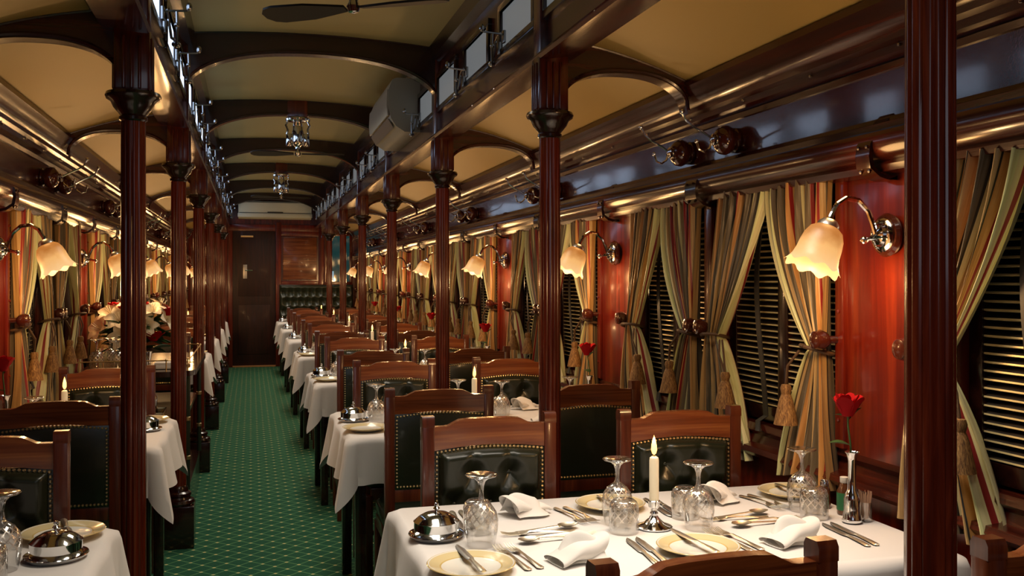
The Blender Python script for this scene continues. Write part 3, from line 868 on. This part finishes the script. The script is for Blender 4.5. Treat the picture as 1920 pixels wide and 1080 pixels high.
for k in range(7):
    ty = TAB0 + D*k; nth = ORD[k]
    for xx, nm in ((XI, 'aisle'), (XO, 'window')):
        yn = ty-.70 + (-.27 if k == 0 else 0) + rnd.uniform(-.02, .02)
        if k == 0: yn = 1.345 if nm == 'aisle' else 1.29
        CH.put((xx+(.028 if k == 0 and nm == 'window' else 0)+rnd.uniform(-.004, .004), yn, 0), PI+rnd.uniform(-.012, .012)+(.06 if k == 0 and nm == 'aisle' else 0), 'leather-backed chair, back turned to us, %s side of the %s right-hand table' % (nm, nth))
        if k < 6: CH.put(((xx+.015 if nm == 'aisle' else xx+.022)+rnd.uniform(-.004, .004), ty+.555+rnd.uniform(-.02, .02), 0), rnd.uniform(-.012, .012), 'tufted leather chair facing us, %s side of the %s right-hand table' % (nm, nth))
LT = [0, 1, 3, 4, 5, 6]
for i, k in enumerate(LT):
    ty = TAB0 + D*k
    nth = ['nearest', 'second', 'third', 'fourth', 'fifth', 'farthest'][i]
    if k > 0: CH.put((-.655, ty-.70, 0), PI+rnd.uniform(-.02, .02), 'leather-backed chair, back turned to us, at the %s left-hand table' % nth)
    CH.put((-.695 if k == 0 else -.655, ty+.555 if k else 2.87, 0), rnd.uniform(-.02, .02), 'tufted leather chair facing us at the %s left-hand table' % nth)

# ------------------------------------------------------------------ tables and cloths
def table_proto(hx, hy, nm):
    def fn():
        o = thing('dining_table', '', 'table', group='dining tables under white cloths')
        MB().box(0, 0, .735, 2*hx-.02, 2*hy-.02, .03, .006).build('tabletop', 'chair', o)
        for ex in ((1,) if nm == 'l' else (-1, 1)):
            for ey in (-1, 1):
                MB().box(ex*(hx-.042), ey*(hy-.09), .36, .045, .045, .72, .006).build('leg', 'dark', o)
        return o
    return fn
def cloth_proto(hx, hy, L, seed, sides):
    """sides: which edges hang free (x-, x+)"""
    def fn():
        q = random.Random(seed); r = .022; zt = .764
        ring = []
        step = .022
        def edge(p0, p1, nrm):
            n = max(2, int((Vector(p1)-Vector(p0)).length/step)); return [((p0[0]+(p1[0]-p0[0])*i/n, p0[1]+(p1[1]-p0[1])*i/n), nrm, 0.) for i in range(n)]
        cs = [((hx-r, -hy+r), -90), ((hx-r, hy-r), 0), ((-hx+r, hy-r), 90), ((-hx+r, -hy+r), 180)]
        for i, (c, a0) in enumerate(cs):
            m = 14
            for j in range(m+1):
                a = R(a0+90*j/m); t = j/m; tri = 1-abs(2*t-1)
                ring.append(((c[0]+r*math.cos(a), c[1]+r*math.sin(a)), (math.cos(a), math.sin(a)), .0001+tri))
            c2, b0 = cs[(i+1) % 4]; a = R(a0+90)
            e = edge((c[0]+r*math.cos(a), c[1]+r*math.sin(a)), (c2[0]+r*math.cos(a), c2[1]+r*math.sin(a)), (math.cos(a), math.sin(a)))
            ring += e[1:]
        n = len(ring); rows = 15
        # distance to nearest corner for edge points
        def cd(p): return min(math.hypot(p[0]-c[0], p[1]-c[1]) for c, _ in cs)
        ph = [q.random()*6 for _ in range(4)]
        vs = []; fs = []
        for j in range(rows+1):
            v = j/rows
            for i, (p, nr, tri) in enumerate(ring):
                s = i/n*2*(hx+hy)*2
                if tri > 0:
                    ln = L*(1+.52*tri**1.1); out = .018*min(1, v*6) + .085*v*tri
                else:
                    d = cd(p); k = math.exp(-((d-.075)/.05)**2)
                    ln = L*(1+.02*math.sin(s*9+ph[0])) ; out = .010*min(1, v*6) + .030*v - .030*k*v + .016*v*math.sin(s*24+ph[1]) * min(1, d/.15)
                # roll over the table edge
                if v < .12:
                    t = v/.12; out2 = out*0 + .010*math.sin(t*PI/2); z = zt - .010*(1-math.cos(t*PI/2)); 
                else:
                    out2 = .010+out; z = zt-.010-(v-.12)/.88*ln*.97
                vs.append((p[0]+nr[0]*out2, p[1]+nr[1]*out2, z))
        for j in range(rows):
            for i in range(n): fs.append((j*n+i, j*n+(i+1) % n, (j+1)*n+(i+1) % n, (j+1)*n+i))
        b = MB().add(vs, fs)
        b.f.append(tuple(range(n)))
        o = b.build('tablecloth', 'cloth', ang=60)
        return tag(o, '', 'tablecloth', 'white cloths draped over the dining tables')
    return fn
TR = Proto(table_proto(.610, .385, 'r')); TL = Proto(table_proto(.288, .385, 'l'))
CRs = [Proto(cloth_proto(.612, .388, .19, i, 0)) for i in range(2)]; CLs = [Proto(cloth_proto(.290, .388, .19, 5+i, 0)) for i in range(2)]
TXR, TXL = 1.012, -.650
for k in range(7):
    TR.put((TXR, TAB0+D*k, 0), 0, '%s four-seat dining table right of the aisle, under a white cloth' % ORD[k])
    CRs[k % 2].put((TXR, TAB0+D*k, 0), 0, 'white tablecloth draped over the %s right-hand table' % ORD[k])
for i, k in enumerate(LT):
    nth = ['nearest', 'second', 'third', 'fourth', 'fifth', 'farthest'][i]
    TL.put((TXL, TAB0+D*k, 0), 0, '%s two-seat dining table left of the aisle, under a white cloth' % nth)
    CLs[k % 2].put((TXL, TAB0+D*k, 0), 0, 'white tablecloth draped over the %s left-hand table' % nth)

# ------------------------------------------------------------------ tableware
ZT = .7655
def butter_fn():
    o = thing('butter_dish', '', 'butter dish', group='domed silver butter dishes')
    MB().lathe([(0, .004), (.045, .003), (.062, .006), (.070, .012), (.071, .010), (.064, .002), (.045, 0), (0, 0)], 40).build('saucer', 'chrome', o)
    l = MB().lathe([(.056, .008), (.057, .012), (.057, .038), (.058, .041), (.054, .044), (.045, .052), (.030, .060), (.014, .064), (0, .065)], 64)
    lo = l.build('lid', 'chrome', o, ang=28)
    MB().lathe([(.005, .063), (.004, .068), (.009, .072), (.005, .077), (.0065, .081), (.005, .086), (0, .088)], 14).build('finial', 'chrome', lo)
    return o
def wine_fn():
    o = thing('wine_glass', '', 'wine glass', group='wine glasses set upside down')
    b = MB().lathe([(.033, .0), (.037, .02), (.041, .045), (.0415, .062), (.037, .082), (.026, .098), (.012, .108), (.0, .110)], 40, uv=True)
    b.build('bowl', 'cutglass', o, ang=180)
    s = MB().lathe([(.012, .106), (.0065, .116), (.0055, .130), (.0065, .145), (.010, .156), (.020, .164), (.037, .169), (.040, .1715), (.037, .174), (.0, .172)], 28)
    s.build('stem_and_foot', 'glass', o, ang=180)
    return o
def tumbler_fn():
    b = MB().lathe([(.037, .0), (.0375, .012), (.038, .030), (.038, .050), (.0375, .066), (.033, .078), (.026, .084), (.0, .084)], 40, uv=True)
    b.lathe([(.034, .004), (.034, .06), (.030, .068), (0, .068)], 28)
    o = b.build('tumbler', 'cutglass', ang=60)
    return tag(o, '', 'tumbler', 'cut crystal tumblers set upside down')
def plate_fn():
    o = MB().lathe([(0, .006), (.055, .006), (.066, .010), (.084, .015), (.098, .019), (.0995, .0175), (.085, .011), (.06, .002), (.05, 0), (0, 0)], 48).build('side_plate', 'plate')
    return tag(o, '', 'plate', 'gold-rimmed side plates')
def strip(prof, z0=.002):
    """flat cutlery outline: list of (y, halfwidth, z)"""
    b = MB(); vs = []; fs = []
    for (y, w, z) in prof: vs += [(-w, y, z+z0), (-w*.5, y, z+z0+.0026), (w*.5, y, z+z0+.0026), (w, y, z+z0), (0, y, z+z0-.0015)]
    for i in range(len(prof)-1):
        for j in range(5): fs.append((5*i+j, 5*i+(j+1) % 5, 5*i+5+(j+1) % 5, 5*i+5+j))
    fs.append((0, 1, 2, 3, 4)); m = 5*(len(prof)-1); fs.append((m+4, m+3, m+2, m+1, m))
    return b.add(vs, fs)
def knife_fn(L=.215):
    o = thing('table_knife', '', 'knife', group='silver table knives')
    h = strip([(-L/2, .005, 0), (-L/2+.004, .0085, 0), (-L/2+.03, .008, .001), (-L/2+.07, .006, .001), (-L/2+.09, .0055, .001), (-L/2+.094, .007, .001)]); h.build('handle', 'silver', o)
    strip([(-L/2+.094, .006, 0), (-L/2+.10, .0085, 0), (0, .010, 0), (L/2-.03, .0105, 0), (L/2-.008, .006, 0), (L/2, .001, 0)]).build('blade', 'steel', o)
    return o
def fork_fn(L=.195):
    b = strip([(-L/2, .005, 0), (-L/2+.004, .0095, 0), (-L/2+.03, .0075, .001), (-L/2+.08, .004, .004), (L/2-.075, .0035, .006), (L/2-.066, .008, .004), (L/2-.055, .0115, .002), (L/2-.046, .012, .002)])
    for i in range(4):
        x = -.0098+.0065*i
        b.tube([(x, L/2-.048, .004), (x, L/2-.02, .004), (x*.95, L/2, .009)], [.0019, .0017, .0009], 5)
    return tag(b.build('table_fork', 'silver'), '', 'fork', 'silver forks')
def spoon_fn(L=.175):
    b = strip([(-L/2, .005, 0), (-L/2+.004, .009, 0), (-L/2+.03, .007, .001), (-L/2+.08, .0038, .004), (L/2-.058, .0036, .006), (L/2-.05, .006, .005)])
    def fn(u, v):
        a = 2*PI*u; r = v
        return (.0185*r*math.cos(a), L/2-.027+.029*r*math.sin(a), .0035+.008*r*r)
    b.grid(fn, 20, 6, closeu=True)
    return tag(b.build('dessert_spoon', 'silver', ang=60), '', 'spoon', 'silver dessert spoons')
def napkin_fn(seed):
    def f():
        q = random.Random(seed); b = MB(); p1 = q.random()*3
        # rolled end: an open teardrop that flattens towards the other end, with a folded flap over it
        def roll(u, v):
            a = -PI*.15 + 2.25*PI*u; t = v
            h = .030*(1-.62*t**1.3); w = .040*(1+.22*t)
            rr = 1-.30*u
            x = .060-.125*t
            return (x+.014*math.sin(a)*(1-t), w*rr*math.cos(a+.25*math.sin(a))-.006*t, max(.0015, h+h*rr*math.sin(a)+.0035*math.sin(9*v+p1)))
        b.grid(roll, 40, 20)
        def flap(u, v):
            x = -.062+.118*u; y = -.045+.10*v
            k = math.exp(-((v-.52)/.26)**2)
            z = .004+.056*k*(1-.30*(u-.62)**2*4) + .007*math.sin(6*u+4*v+p1)*k
            return (x+.018*v*(1-u), y+.012*math.sin(5*u), max(.0012, z*(.55+.45*min(1, 3.2*u))))
        b.grid(flap, 26, 22)
        return tag(b.build('napkin', 'napkin', ang=180), '', 'napkin', 'folded white napkins')
    return f
def candle_fn():
    o = thing('candlestick', '', 'candlestick', group='lit candles in silver holders')
    MB().lathe([(0, 0), (.046, 0), (.048, .004), (.044, .007), (.028, .012), (.015, .024), (.009, .032), (.011, .038), (.008, .044), (.009, .050), (.014, .054), (.016, .070), (.014, .072), (0, .070)], 28).build('holder', 'chrome', o)
    cd = MB().lathe([(0, .06), (.0125, .06), (.0125, .176), (.011, .183), (.006, .187), (0, .186)], 18).build('candle', 'candle', o)
    MB().tube([(0, 0, .185), (.001, 0, .193)], .0012, 5).build('wick', 'black', cd)
    MB().lathe([(0, .189), (.005, .194), (.0078, .203), (.0068, .216), (.0038, .229), (0, .242)], 12).build('flame', 'flame', cd)
    return o
def bloom(b, c, s, T=None, n=7, zs=1., open_=1.):
    for ringi, (r, nn, tilt, hh) in enumerate(((.006, 3, .15, .034), (.012, 4, .3, .034), (.018, 5, .55, .031))):
        for i in range(nn):
            a = 2*PI*i/nn + ringi*.7
            def fn(u, v, a=a, r=r, tilt=tilt, hh=hh):
                w = (u-.5)*2; rr = r*(1-.25*(1-v)) + open_*tilt*.016*v*v
                ang = a + w*.72*(.55+.5*math.sin(PI*(.15+.75*v)))
                z = hh*v*(1-.16*w*w) - .002
                rr *= .42+.62*math.sin(PI*min(.62, .12+.5*v))
                return (c[0]+s*(rr+.004*v**4)*math.cos(ang)*1.25, c[1]+s*(rr+.004*v**4)*math.sin(ang)*1.25, c[2]+s*z*zs)
            b.grid(fn, 7, 7, T=T)
    b.sphere((c[0], c[1], c[2]+s*.014*zs), s*.013, 8, 6, (1, 1, 1.2), T=T)
    return b
def leafmesh(b, p, d, L, w, up=.25):
    p = Vector(p); d = Vector(d).normalized(); side = d.cross(Vector((0, 0, 1)))
    side = side.normalized() if side.length > .01 else Vector((1, 0, 0)); nrm = side.cross(d)
    def fn(u, v):
        x = (u-.5)*2; ww = w*math.sin(PI*min(1, .06+.94*v))**.8*(1 if v < .97 else .1)
        return tuple(p + d*L*v + side*x*ww + nrm*(.12*L*abs(x)*math.sin(PI*v) - up*L*v*v*.5))
    return b.grid(fn, 5, 8)
def vase_fn():
    o = thing('bud_vase', '', 'vase', group='single red roses in bud vases')
    MB().lathe([(0, .004), (.023, .0), (.027, .005), (.024, .012), (.021, .036), (.0215, .06), (.018, .076), (.012, .088), (.0105, .12), (.0105, .165), (.014, .182), (.019, .188)], 24).build('vase', 'chrome', o, ang=180)
    pts = [(0, 0, .03), (.0, 0, .14), (-.002, .004, .21), (-.009, .004, .255), (-.013, .0, .292)]
    r = MB().tube(pts, .0026, 6)
    ro = r.build('rose_stem', 'stem', o)
    for p_, d_, L_, w_ in (((-.002, .003, .205), (-.8, .35, .2), .056, .020), ((-.008, 0, .275), (.7, .0, .7), .05, .006), ((-.01, 0, .28), (-.8, .2, .3), .038, .005)):
        leafmesh(MB(), p_, d_, L_, w_).build('leaf', 'leaf', ro)
    b = MB(); bloom(b, (-.014, 0, .288), 1.3, zs=1.35, open_=.55); b.build('rose_bloom', 'red_petal', ro, ang=180)
    return o
def tooth_fn():
    o = thing('toothpick_holder', 'small glass holder full of toothpicks beside the bud vase on the nearest right-hand table', 'toothpick holder')
    MB().lathe([(0, .003), (.016, .0), (.018, .004), (.017, .02), (.016, .05), (.0165, .051)], 20).build('glass_holder', 'glass', o, ang=180)
    t = MB(); q = random.Random(2)
    for i in range(26):
        a = q.random()*6.28; r = .013*math.sqrt(q.random()); t.tube([(r*.6*math.cos(a), r*.6*math.sin(a), .006), (r*1.35*math.cos(a), r*1.35*math.sin(a), .072+.01*q.random())], .0011, 5)
    t.build('toothpicks', 'toothpick', o)['kind'] = 'stuff'
    return o
def sauce_fn():
    o = thing('sauce_bottle', 'small bottle with green label and white cap behind the bud vase', 'bottle')
    MB().lathe([(0, 0), (.019, 0), (.020, .004), (.020, .062), (.012, .080), (.010, .09), (0, .09)], 20).build('bottle_body', 'brown_glass', o)
    MB().lathe([(.0203, .012), (.0206, .014), (.0206, .058), (.0203, .060)], 20).build('label_band', 'green_label', o)
    MB().lathe([(.0105, .086), (.012, .088), (.012, .102), (0, .104)], 16).build('cap', 'whitecap', o)
    return o
def pepper_fn():
    o = thing('pepper_mill', 'small brown shaker with metal cap behind the tumbler on the nearest right-hand table', 'shaker')
    MB().lathe([(0, 0), (.017, 0), (.018, .004), (.016, .05), (.012, .062), (0, .062)], 18).build('body', 'brown_glass', o)
    MB().lathe([(.012, .06), (.012, .074), (.008, .080), (0, .081)], 16).build('cap', 'chrome', o)
    return o
BUT = Proto(butter_fn); WIN_ = Proto(wine_fn); TUM = Proto(tumbler_fn); PLT = Proto(plate_fn); KNF = Proto(knife_fn); FRK = Proto(fork_fn); SPN = Proto(spoon_fn)
NAP = [Proto(napkin_fn(i)) for i in range(4)]; CAN = Proto(candle_fn); VAS = Proto(vase_fn)
def j(a): return rnd.uniform(-a, a)
def setting(x, ty, near, place, full=True, glass=True, plate=True, nap=None, xo=0., tweak={}):
    """one cover: x is the napkin centre, near=True for the cover at the near edge"""
    s = 1 if near else -1
    rz = 0 if near else PI
    y0 = ty - s*.215
    P = lambda dx, dy: (x+s*dx, y0+s*dy, ZT)
    if plate:
        PLT.put(P(-.253+xo, -.015), 0, 'gold-rimmed side plate at the %s' % place)
    if full:
        z = ZT+.017
        a = P(-.250+xo, .015); KNF.put((a[0], a[1], z), rz+.06+j(.05), 'butter knife on the side plate, %s' % place)
        a = P(-.142, .045); FRK.put(a, rz+.14, 'outer fork at the %s' % place)
        a = P(-.112, .050); FRK.put(a, rz+.14, 'inner fork at the %s' % place)
        a = P(.172, .020); KNF.put(a, rz-.06, 'inner table knife at the %s' % place)
        a = P(.198, .022); KNF.put(a, rz-.06, 'outer table knife at the %s' % place)
        a = P(.010, .262); SPN.put(a, rz-PI/2+.10, 'dessert spoon laid above the napkin at the %s' % place)
        a = P(-.020, .235); FRK.put(a, rz+PI/2-.05, 'dessert fork laid above the napkin at the %s' % place)
    if nap is not None:
        a = P(.0, -.008 if near else -.012); NAP[nap].put(a, (rz if nap % 2 == 0 else rz+.5)+j(.3), 'folded white napkin at the %s' % place)
    if glass:
        a = P(.212 if near else .188, .278 if near else .255); WIN_.put(a, 0, 'upside-down wine glass at the %s' % place)
        a = P(.198 if near else .170, .196 if near else .140); TUM.put(a, 0, 'upside-down cut crystal tumbler at the %s' % place)
# right-hand tables
for k in range(7):
    ty = TAB0+D*k; nth = ORD[k]
    BUT.put((.452, ty+.062, ZT), j(.5), 'domed silver butter dish on the %s right-hand table' % nth)
    c = CAN.put((1.018+(0 if k == 0 else j(.02)), ty, ZT), 0, 'lit white candle in silver holder on the %s right-hand table' % nth)
    lamp('candle_light', 'POINT', (1.018, ty, ZT+.236), .85, (1, .60, .26), .012)
    if k < 6: VAS.put((1.550, ty-.090+(0 if k == 0 else .03), ZT), 0 if k == 0 else j(1.5), 'single red rose in a bud vase on the %s right-hand table' % nth)
    pl = lambda a, b: '%s %s place of the %s right-hand table' % (a, b, nth)
    setting(.728, ty, True, pl('near', 'aisle'), full=(k == 0), nap=0 if k < 2 else None, plate=(k < 4), glass=(k < 5))
    setting(1.283, ty, True, pl('near', 'window'), full=(k == 0), nap=2 if k < 2 else None, plate=(k < 1), glass=(k < 3))
    setting(.732, ty, False, pl('far', 'aisle'), full=(k == 0), nap=1 if k < 3 else None, plate=(k < 3), glass=True)
    setting(1.313, ty, False, pl('far', 'window'), full=(k == 0), nap=3 if k < 3 else None, plate=(k < 2), glass=(k < 4))
t = tooth_fn(); t.location = (1.595, TAB0-.085, ZT)
t = sauce_fn(); t.location = (1.585, TAB0-.005, ZT)
t = pepper_fn(); t.location = (1.575, TAB0+.075, ZT)
# left-hand tables
for i, k in enumerate(LT):
    ty = TAB0+D*k; nth = ['nearest', 'second', 'third', 'fourth', 'fifth', 'farthest'][i]
    BUT.put((-.437, ty+.115 if k == 0 else ty+.02, ZT), j(.5), 'domed silver butter dish on the %s left-hand table' % nth)
    PLT.put((-.455, ty+.305 if k == 0 else ty+.26, ZT), 0, 'gold-rimmed side plate at the far place of the %s left-hand table' % nth)
    if k < 2:
        a = (-.448, ty+.315 if k == 0 else ty+.27, ZT+.017); KNF.put(a, PI+.25, 'butter knife on the side plate of the %s left-hand table' % nth)
    if k == 0:
        WIN_.put((-.537, ty+.050, ZT), 0, 'upside-down wine glass at the near place of the nearest left-hand table')
        TUM.put((-.543, ty-.042, ZT), 0, 'upside-down cut crystal tumbler at the near place of the nearest left-hand table')
    if k == 1:
        CAN.put((-.745, ty-.02, ZT), 0, 'lit white candle in silver holder on the second left-hand table')
        lamp('candle_light', 'POINT', (-.745, ty-.02, ZT+.232), .45, (1, .6, .26), .012)
        WIN_.put((-.84, ty-.12, ZT), 0, 'upside-down wine glass near the window on the second left-hand table')
        VAS.put((-.935, ty-.16, ZT), 1., 'single red rose in a bud vase on the second left-hand table')
    if k >= 3:
        lamp('candle_light', 'POINT', (-.745, ty, ZT+.232), .35, (1, .6, .26), .012)
        CAN.put((-.745, ty, ZT), 0, 'lit white candle in silver holder on the %s left-hand table' % nth)

# ------------------------------------------------------------------ sideboard with flowers on the left
sy0, sy1 = 5.62, 7.05
o = thing('sideboard', 'dark wooden sideboard with brass gallery rail left of the aisle', 'sideboard', (0, 0, 0))
def rr(x0, x1, y0, y1, r, n=8):
    pts = []
    for (cx_, cy_, a0) in ((x1-r, y0+r, -90), (x1-r, y1-r, 0)):
        for i in range(n+1):
            a = R(a0+90*i/n); pts.append((cx_+r*math.cos(a), cy_+r*math.sin(a)))
    return pts + [(x0, y1), (x0, y0)]
MB().prism(rr(-.93, -.30, sy0, sy1, .14), .865, .895, 'Z').build('worktop', 'dark', o)
MB().prism(rr(-.93, -.34, sy0+.03, sy1-.03, .12), .0, .22, 'Z').build('base', 'dark', o)
MB().prism(rr(-.93, -.40, sy0+.10, sy1-.08, .10), .22, .62, 'Z').build('cabinet', 'dark', o)
b = MB().prism(rr(-.93, -.36, sy0+.04, sy1-.05, .12), .60, .625, 'Z'); b.build('shelf', 'chair', o)
MB().bx(-.93, -.62, sy0+.42, sy0+.44, .62, .87).build('shelf_back', 'crest', o)
g = MB()
path = rr(-.91, -.335, sy0+.03, sy1-.03, .12)[:-2]
g.tube([(x, y, .955) for x, y in path], .004, 6)
for x, y in path[::3]: g.tube([(x, y, .893), (x, y, .955)], .004, 6); g.sphere((x, y, .957), .008, 8, 6)
g.tube([(-.91, sy0+.03, .955), (-.455, sy0+.03, .955)], .004, 6)
for x in (-.90, -.78, -.62): g.tube([(x, sy0+.03, .893), (x, sy0+.03, .957)], .004, 6)
g.build('gallery_rail', 'brass', o)
for y in (sy0+.08, sy1-.10):
    b = MB().tube([(-.345, y, .22), (-.345, y, .865)], .014, 12)
    b.build('support_tube', 'bronze', o)
    for z in (.40, .62): MB().lathe([(.014, -.012), (.018, -.010), (.018, .010), (.014, .012)], 14, Matrix.Translation((-.345, y, z))).build('support_ring', 'brass', o)
t = thing('serving_tray', 'shining brass tray on the open shelf of the sideboard', 'tray', (-.64, sy0+.22, .626))
b = MB().bx(-.16, .16, -.12, .12, 0, .006, .003); b.build('tray_base', 'tray', t)
b = MB()
for e in (-1, 1): b.bx(-.16, .16, e*.12-.004, e*.12+.004, .0, .03, .002); b.bx(e*.16-.004, e*.16+.004, -.12, .12, 0, .03, .002)
b.build('tray_rim', 'tray', t)
b = MB().lathe([(0, 0), (.05, 0), (.055, .01), (.05, .05), (.055, .1), (.03, .14), (.03, .16), (.036, .165), (0, .165)], 24); tag(b.build('ice_bucket', 'chrome', loc=(-.57, sy0+.22, .6325)), 'small silver pot standing on the brass tray of the sideboard', 'pot')
for i, (x, y) in enumerate(((-.845, 5.86), (-.735, 5.86), (-.79, 5.99))):
    WIN_.put((x, y, .8955), 0, 'upside-down wine glass on the sideboard, %s of three' % ('window-side', 'aisle-side', 'rear')[i])
b = MB().lathe([(0, 0), (.028, 0), (.030, .01), (.024, .05), (.033, .10), (.034, .102)], 20); tag(b.build('metal_beaker', 'chrome', loc=(-.575, 5.80, .8955)), 'narrow silver beaker on the near end of the sideboard', 'beaker')
b = MB().box(0, 0, .012, .16, .12, .022, .008); b.box(.01, 0, .03, .14, .11, .016, .007); tag(b.build('folded_cloth', 'napkin', loc=(-.47, 5.83, .8955)), 'folded white cloth on the near end of the sideboard', 'cloth')
t = thing('table_candle', 'tall thin white candle in low brass cup on the sideboard', 'candle', (-.375, 6.0, .8955))
MB().lathe([(0, 0), (.028, 0), (.03, .008), (.012, .015), (.012, .03), (0, .03)], 18).build('cup', 'brass', t); MB().lathe([(0, .02), (.006, .02), (.006, .15), (0, .154)], 12).build('candle', 'candle', t)
# bouquet
t = thing('flower_arrangement', 'bowl of white lilies and red roses on the sideboard', 'flowers', (-.69, 6.30, .8955), group=None)
MB().lathe([(0, 0), (.06, 0), (.07, .01), (.10, .05), (.115, .09), (.11, .092), (.095, .05), (.06, .015), (0, .012)], 28).build('bowl', 'dark', t)
f = MB(); q = random.Random(5)
for i in range(110):
    a = q.random()*6.28; r = .05+.12*q.random(); z = .07+.17*q.random()
    leafmesh(f, (r*.6*math.cos(a), r*.6*math.sin(a), z), (math.cos(a), math.sin(a), q.uniform(-.3, .7)), q.uniform(.08, .17), q.uniform(.014, .026))
for i in range(14):
    a = q.random()*6.28; f.tube([(0, 0, .05), (.07*math.cos(a), .07*math.sin(a), .17)], .004, 5)
f.build('foliage', 'leaf', t)
def lily(c, d, s):
    b = MB(); d = Vector(d).normalized(); T = Matrix.Translation(c) @ d.to_track_quat('Z', 'Y').to_matrix().to_4x4()
    for i in range(6):
        a = 2*PI*i/6
        def fn(u, v, a=a, w=(1 if i % 2 else .8)):
            x = (u-.5)*2; rr = s*(.012+.075*v**1.5); wd = s*.034*w*math.sin(PI*min(1, .1+.9*v))**.7
            z = s*(.085*v - .045*max(0, v-.55)**1.2*2 + .012*x*x*(1-v))
            return (rr*math.cos(a)-x*wd*math.sin(a), rr*math.sin(a)+x*wd*math.cos(a), z)
        b.grid(fn, 6, 9, T=T)
    for i in range(5):
        a = 2*PI*i/5; b.tube([(0, 0, .02*s), (.018*s*math.cos(a), .018*s*math.sin(a), .085*s)], .002, 5, T=T)
    return b
LIL = [((-.17, -.06, .20), (-.7, -.6, .4)), ((-.07, -.09, .25), (-.2, -.8, .6)), ((-.12, -.02, .28), (-.4, -.6, .8)), ((.06, -.09, .22), (.2, -.9, .3)), ((.10, -.05, .29), (.1, -.5, 1)), ((.17, -.03, .25), (.8, -.5, .5)), ((.0, .03, .31), (0, -.3, 1)), ((.13, .06, .31), (.5, .2, 1)), ((-.05, -.12, .16), (-.1, -1, .1))]
for c, d in LIL:
    lily(c, d, 1.02).build('lily', 'lily', t, ang=180)
for c, s in (((-.04, -.05, .31), 1.3), ((.20, -.02, .29), 1.5), ((.12, -.11, .14), 1.6), ((-.11, .02, .33), 1.2), ((.05, .0, .33), 1.2)):
    b = MB(); bloom(b, c, s*1.1); b.build('red_rose', 'red_petal', t, ang=180)

# ------------------------------------------------------------------ banquette at the end wall
o = thing('banquette', 'deep-buttoned green leather banquette against the end wall', 'bench', (0, 0, 0))
bx0, bx1, by = .44, 1.60, YEND-.06
btn = []
for r_ in range(5):
    for i in range(11):
        x = bx0+.06+.11*i+(.055 if r_ % 2 else 0)
        if x < bx1-.03: btn.append((x, .60+.145*r_))
def fn(u, v):
    x = bx0+(bx1-bx0)*u; z = .46+.84*v; eg = min(u*1.3, (1-u)*1.3, v, 1-v); k = min(1, eg/.04)**.5
    d = min(math.hypot(x-a, z-b) for a, b in btn)
    return (x, by-.03-.075*k*min(1, d/.085)**.7, z)
MB().grid(fn, 120, 84).build('buttoned_back', 'benchleather', o, ang=180)
b0 = None
for x, z in btn:
    if b0 is None: b0 = MB().sphere((0, 0, 0), .013, 8, 6).build('tufting_button', 'leather', o); b = b0
    else: b = b0.copy(); C.objects.link(b)
    b.location = (x, by-.036, z)
MB().bx(bx0, bx1, by-.03, by+.05, .40, 1.31, .01).build('back_board', 'wood', o)
MB().bx(bx0, bx1, by-.52, by-.02, .36, .48, .03).build('seat', 'benchleather', o)
MB().bx(bx0+.02, bx1-.02, by-.48, by-.02, 0, .36, .01).build('seat_base', 'dark', o)

# ------------------------------------------------------------------ light, world, camera
for k in range(-1, 7):
    y = POST0 + D*(k+.5)
    lamp('overhead_fill', 'AREA', (CX+.05, y, 2.60), 9.5 if k > 0 else 10.5, (1, .88, .72), .5, (0, 0, 0), .9, 125)  # added soft fill over the aisle, no fixture hangs here
lamp('overhead_fill', 'AREA', (1.0, TAB0-.35, 2.18), 6., (1, .88, .76), .5, (0, 0, 0), .5, 100)  # added fill above the nearest table to brighten its cloth, no fixture
lamp('rear_fill', 'AREA', (.0, YBACK+.1, 1.9), 3.5, (.75, .86, 1), 1.2, (R(-82), 0, PI), 1.)  # added cool fill behind the camera, no window at that end
w = bpy.data.worlds.new('world'); bpy.context.scene.world = w; w.use_nodes = True
w.node_tree.nodes['Background'].inputs[0].default_value = (.02, .022, .03, 1); w.node_tree.nodes['Background'].inputs[1].default_value = 1.
cam = bpy.data.cameras.new('camera'); co = bpy.data.objects.new('camera', cam); C.objects.link(co)
F = 1790.; th = math.atan((960-470)/F)
cam.sensor_width = 36; cam.lens = F/1920*36; cam.shift_y = -20/1920; cam.clip_start = .02; cam.clip_end = 60
co.location = (0, 0, 1.42); co.rotation_euler = (PI/2, 0, -th)
sc = bpy.context.scene; sc.camera = co
sc.view_settings.view_transform = 'Standard'; sc.view_settings.look = 'None'; sc.view_settings.exposure = 0.
try:
    sc.cycles.use_denoising = True; sc.cycles.max_bounces = 8; sc.cycles.transparent_max_bounces = 16
    sc.cycles.sample_clamp_indirect = 4.; sc.cycles.caustics_reflective = False; sc.cycles.caustics_refractive = False
except Exception: pass
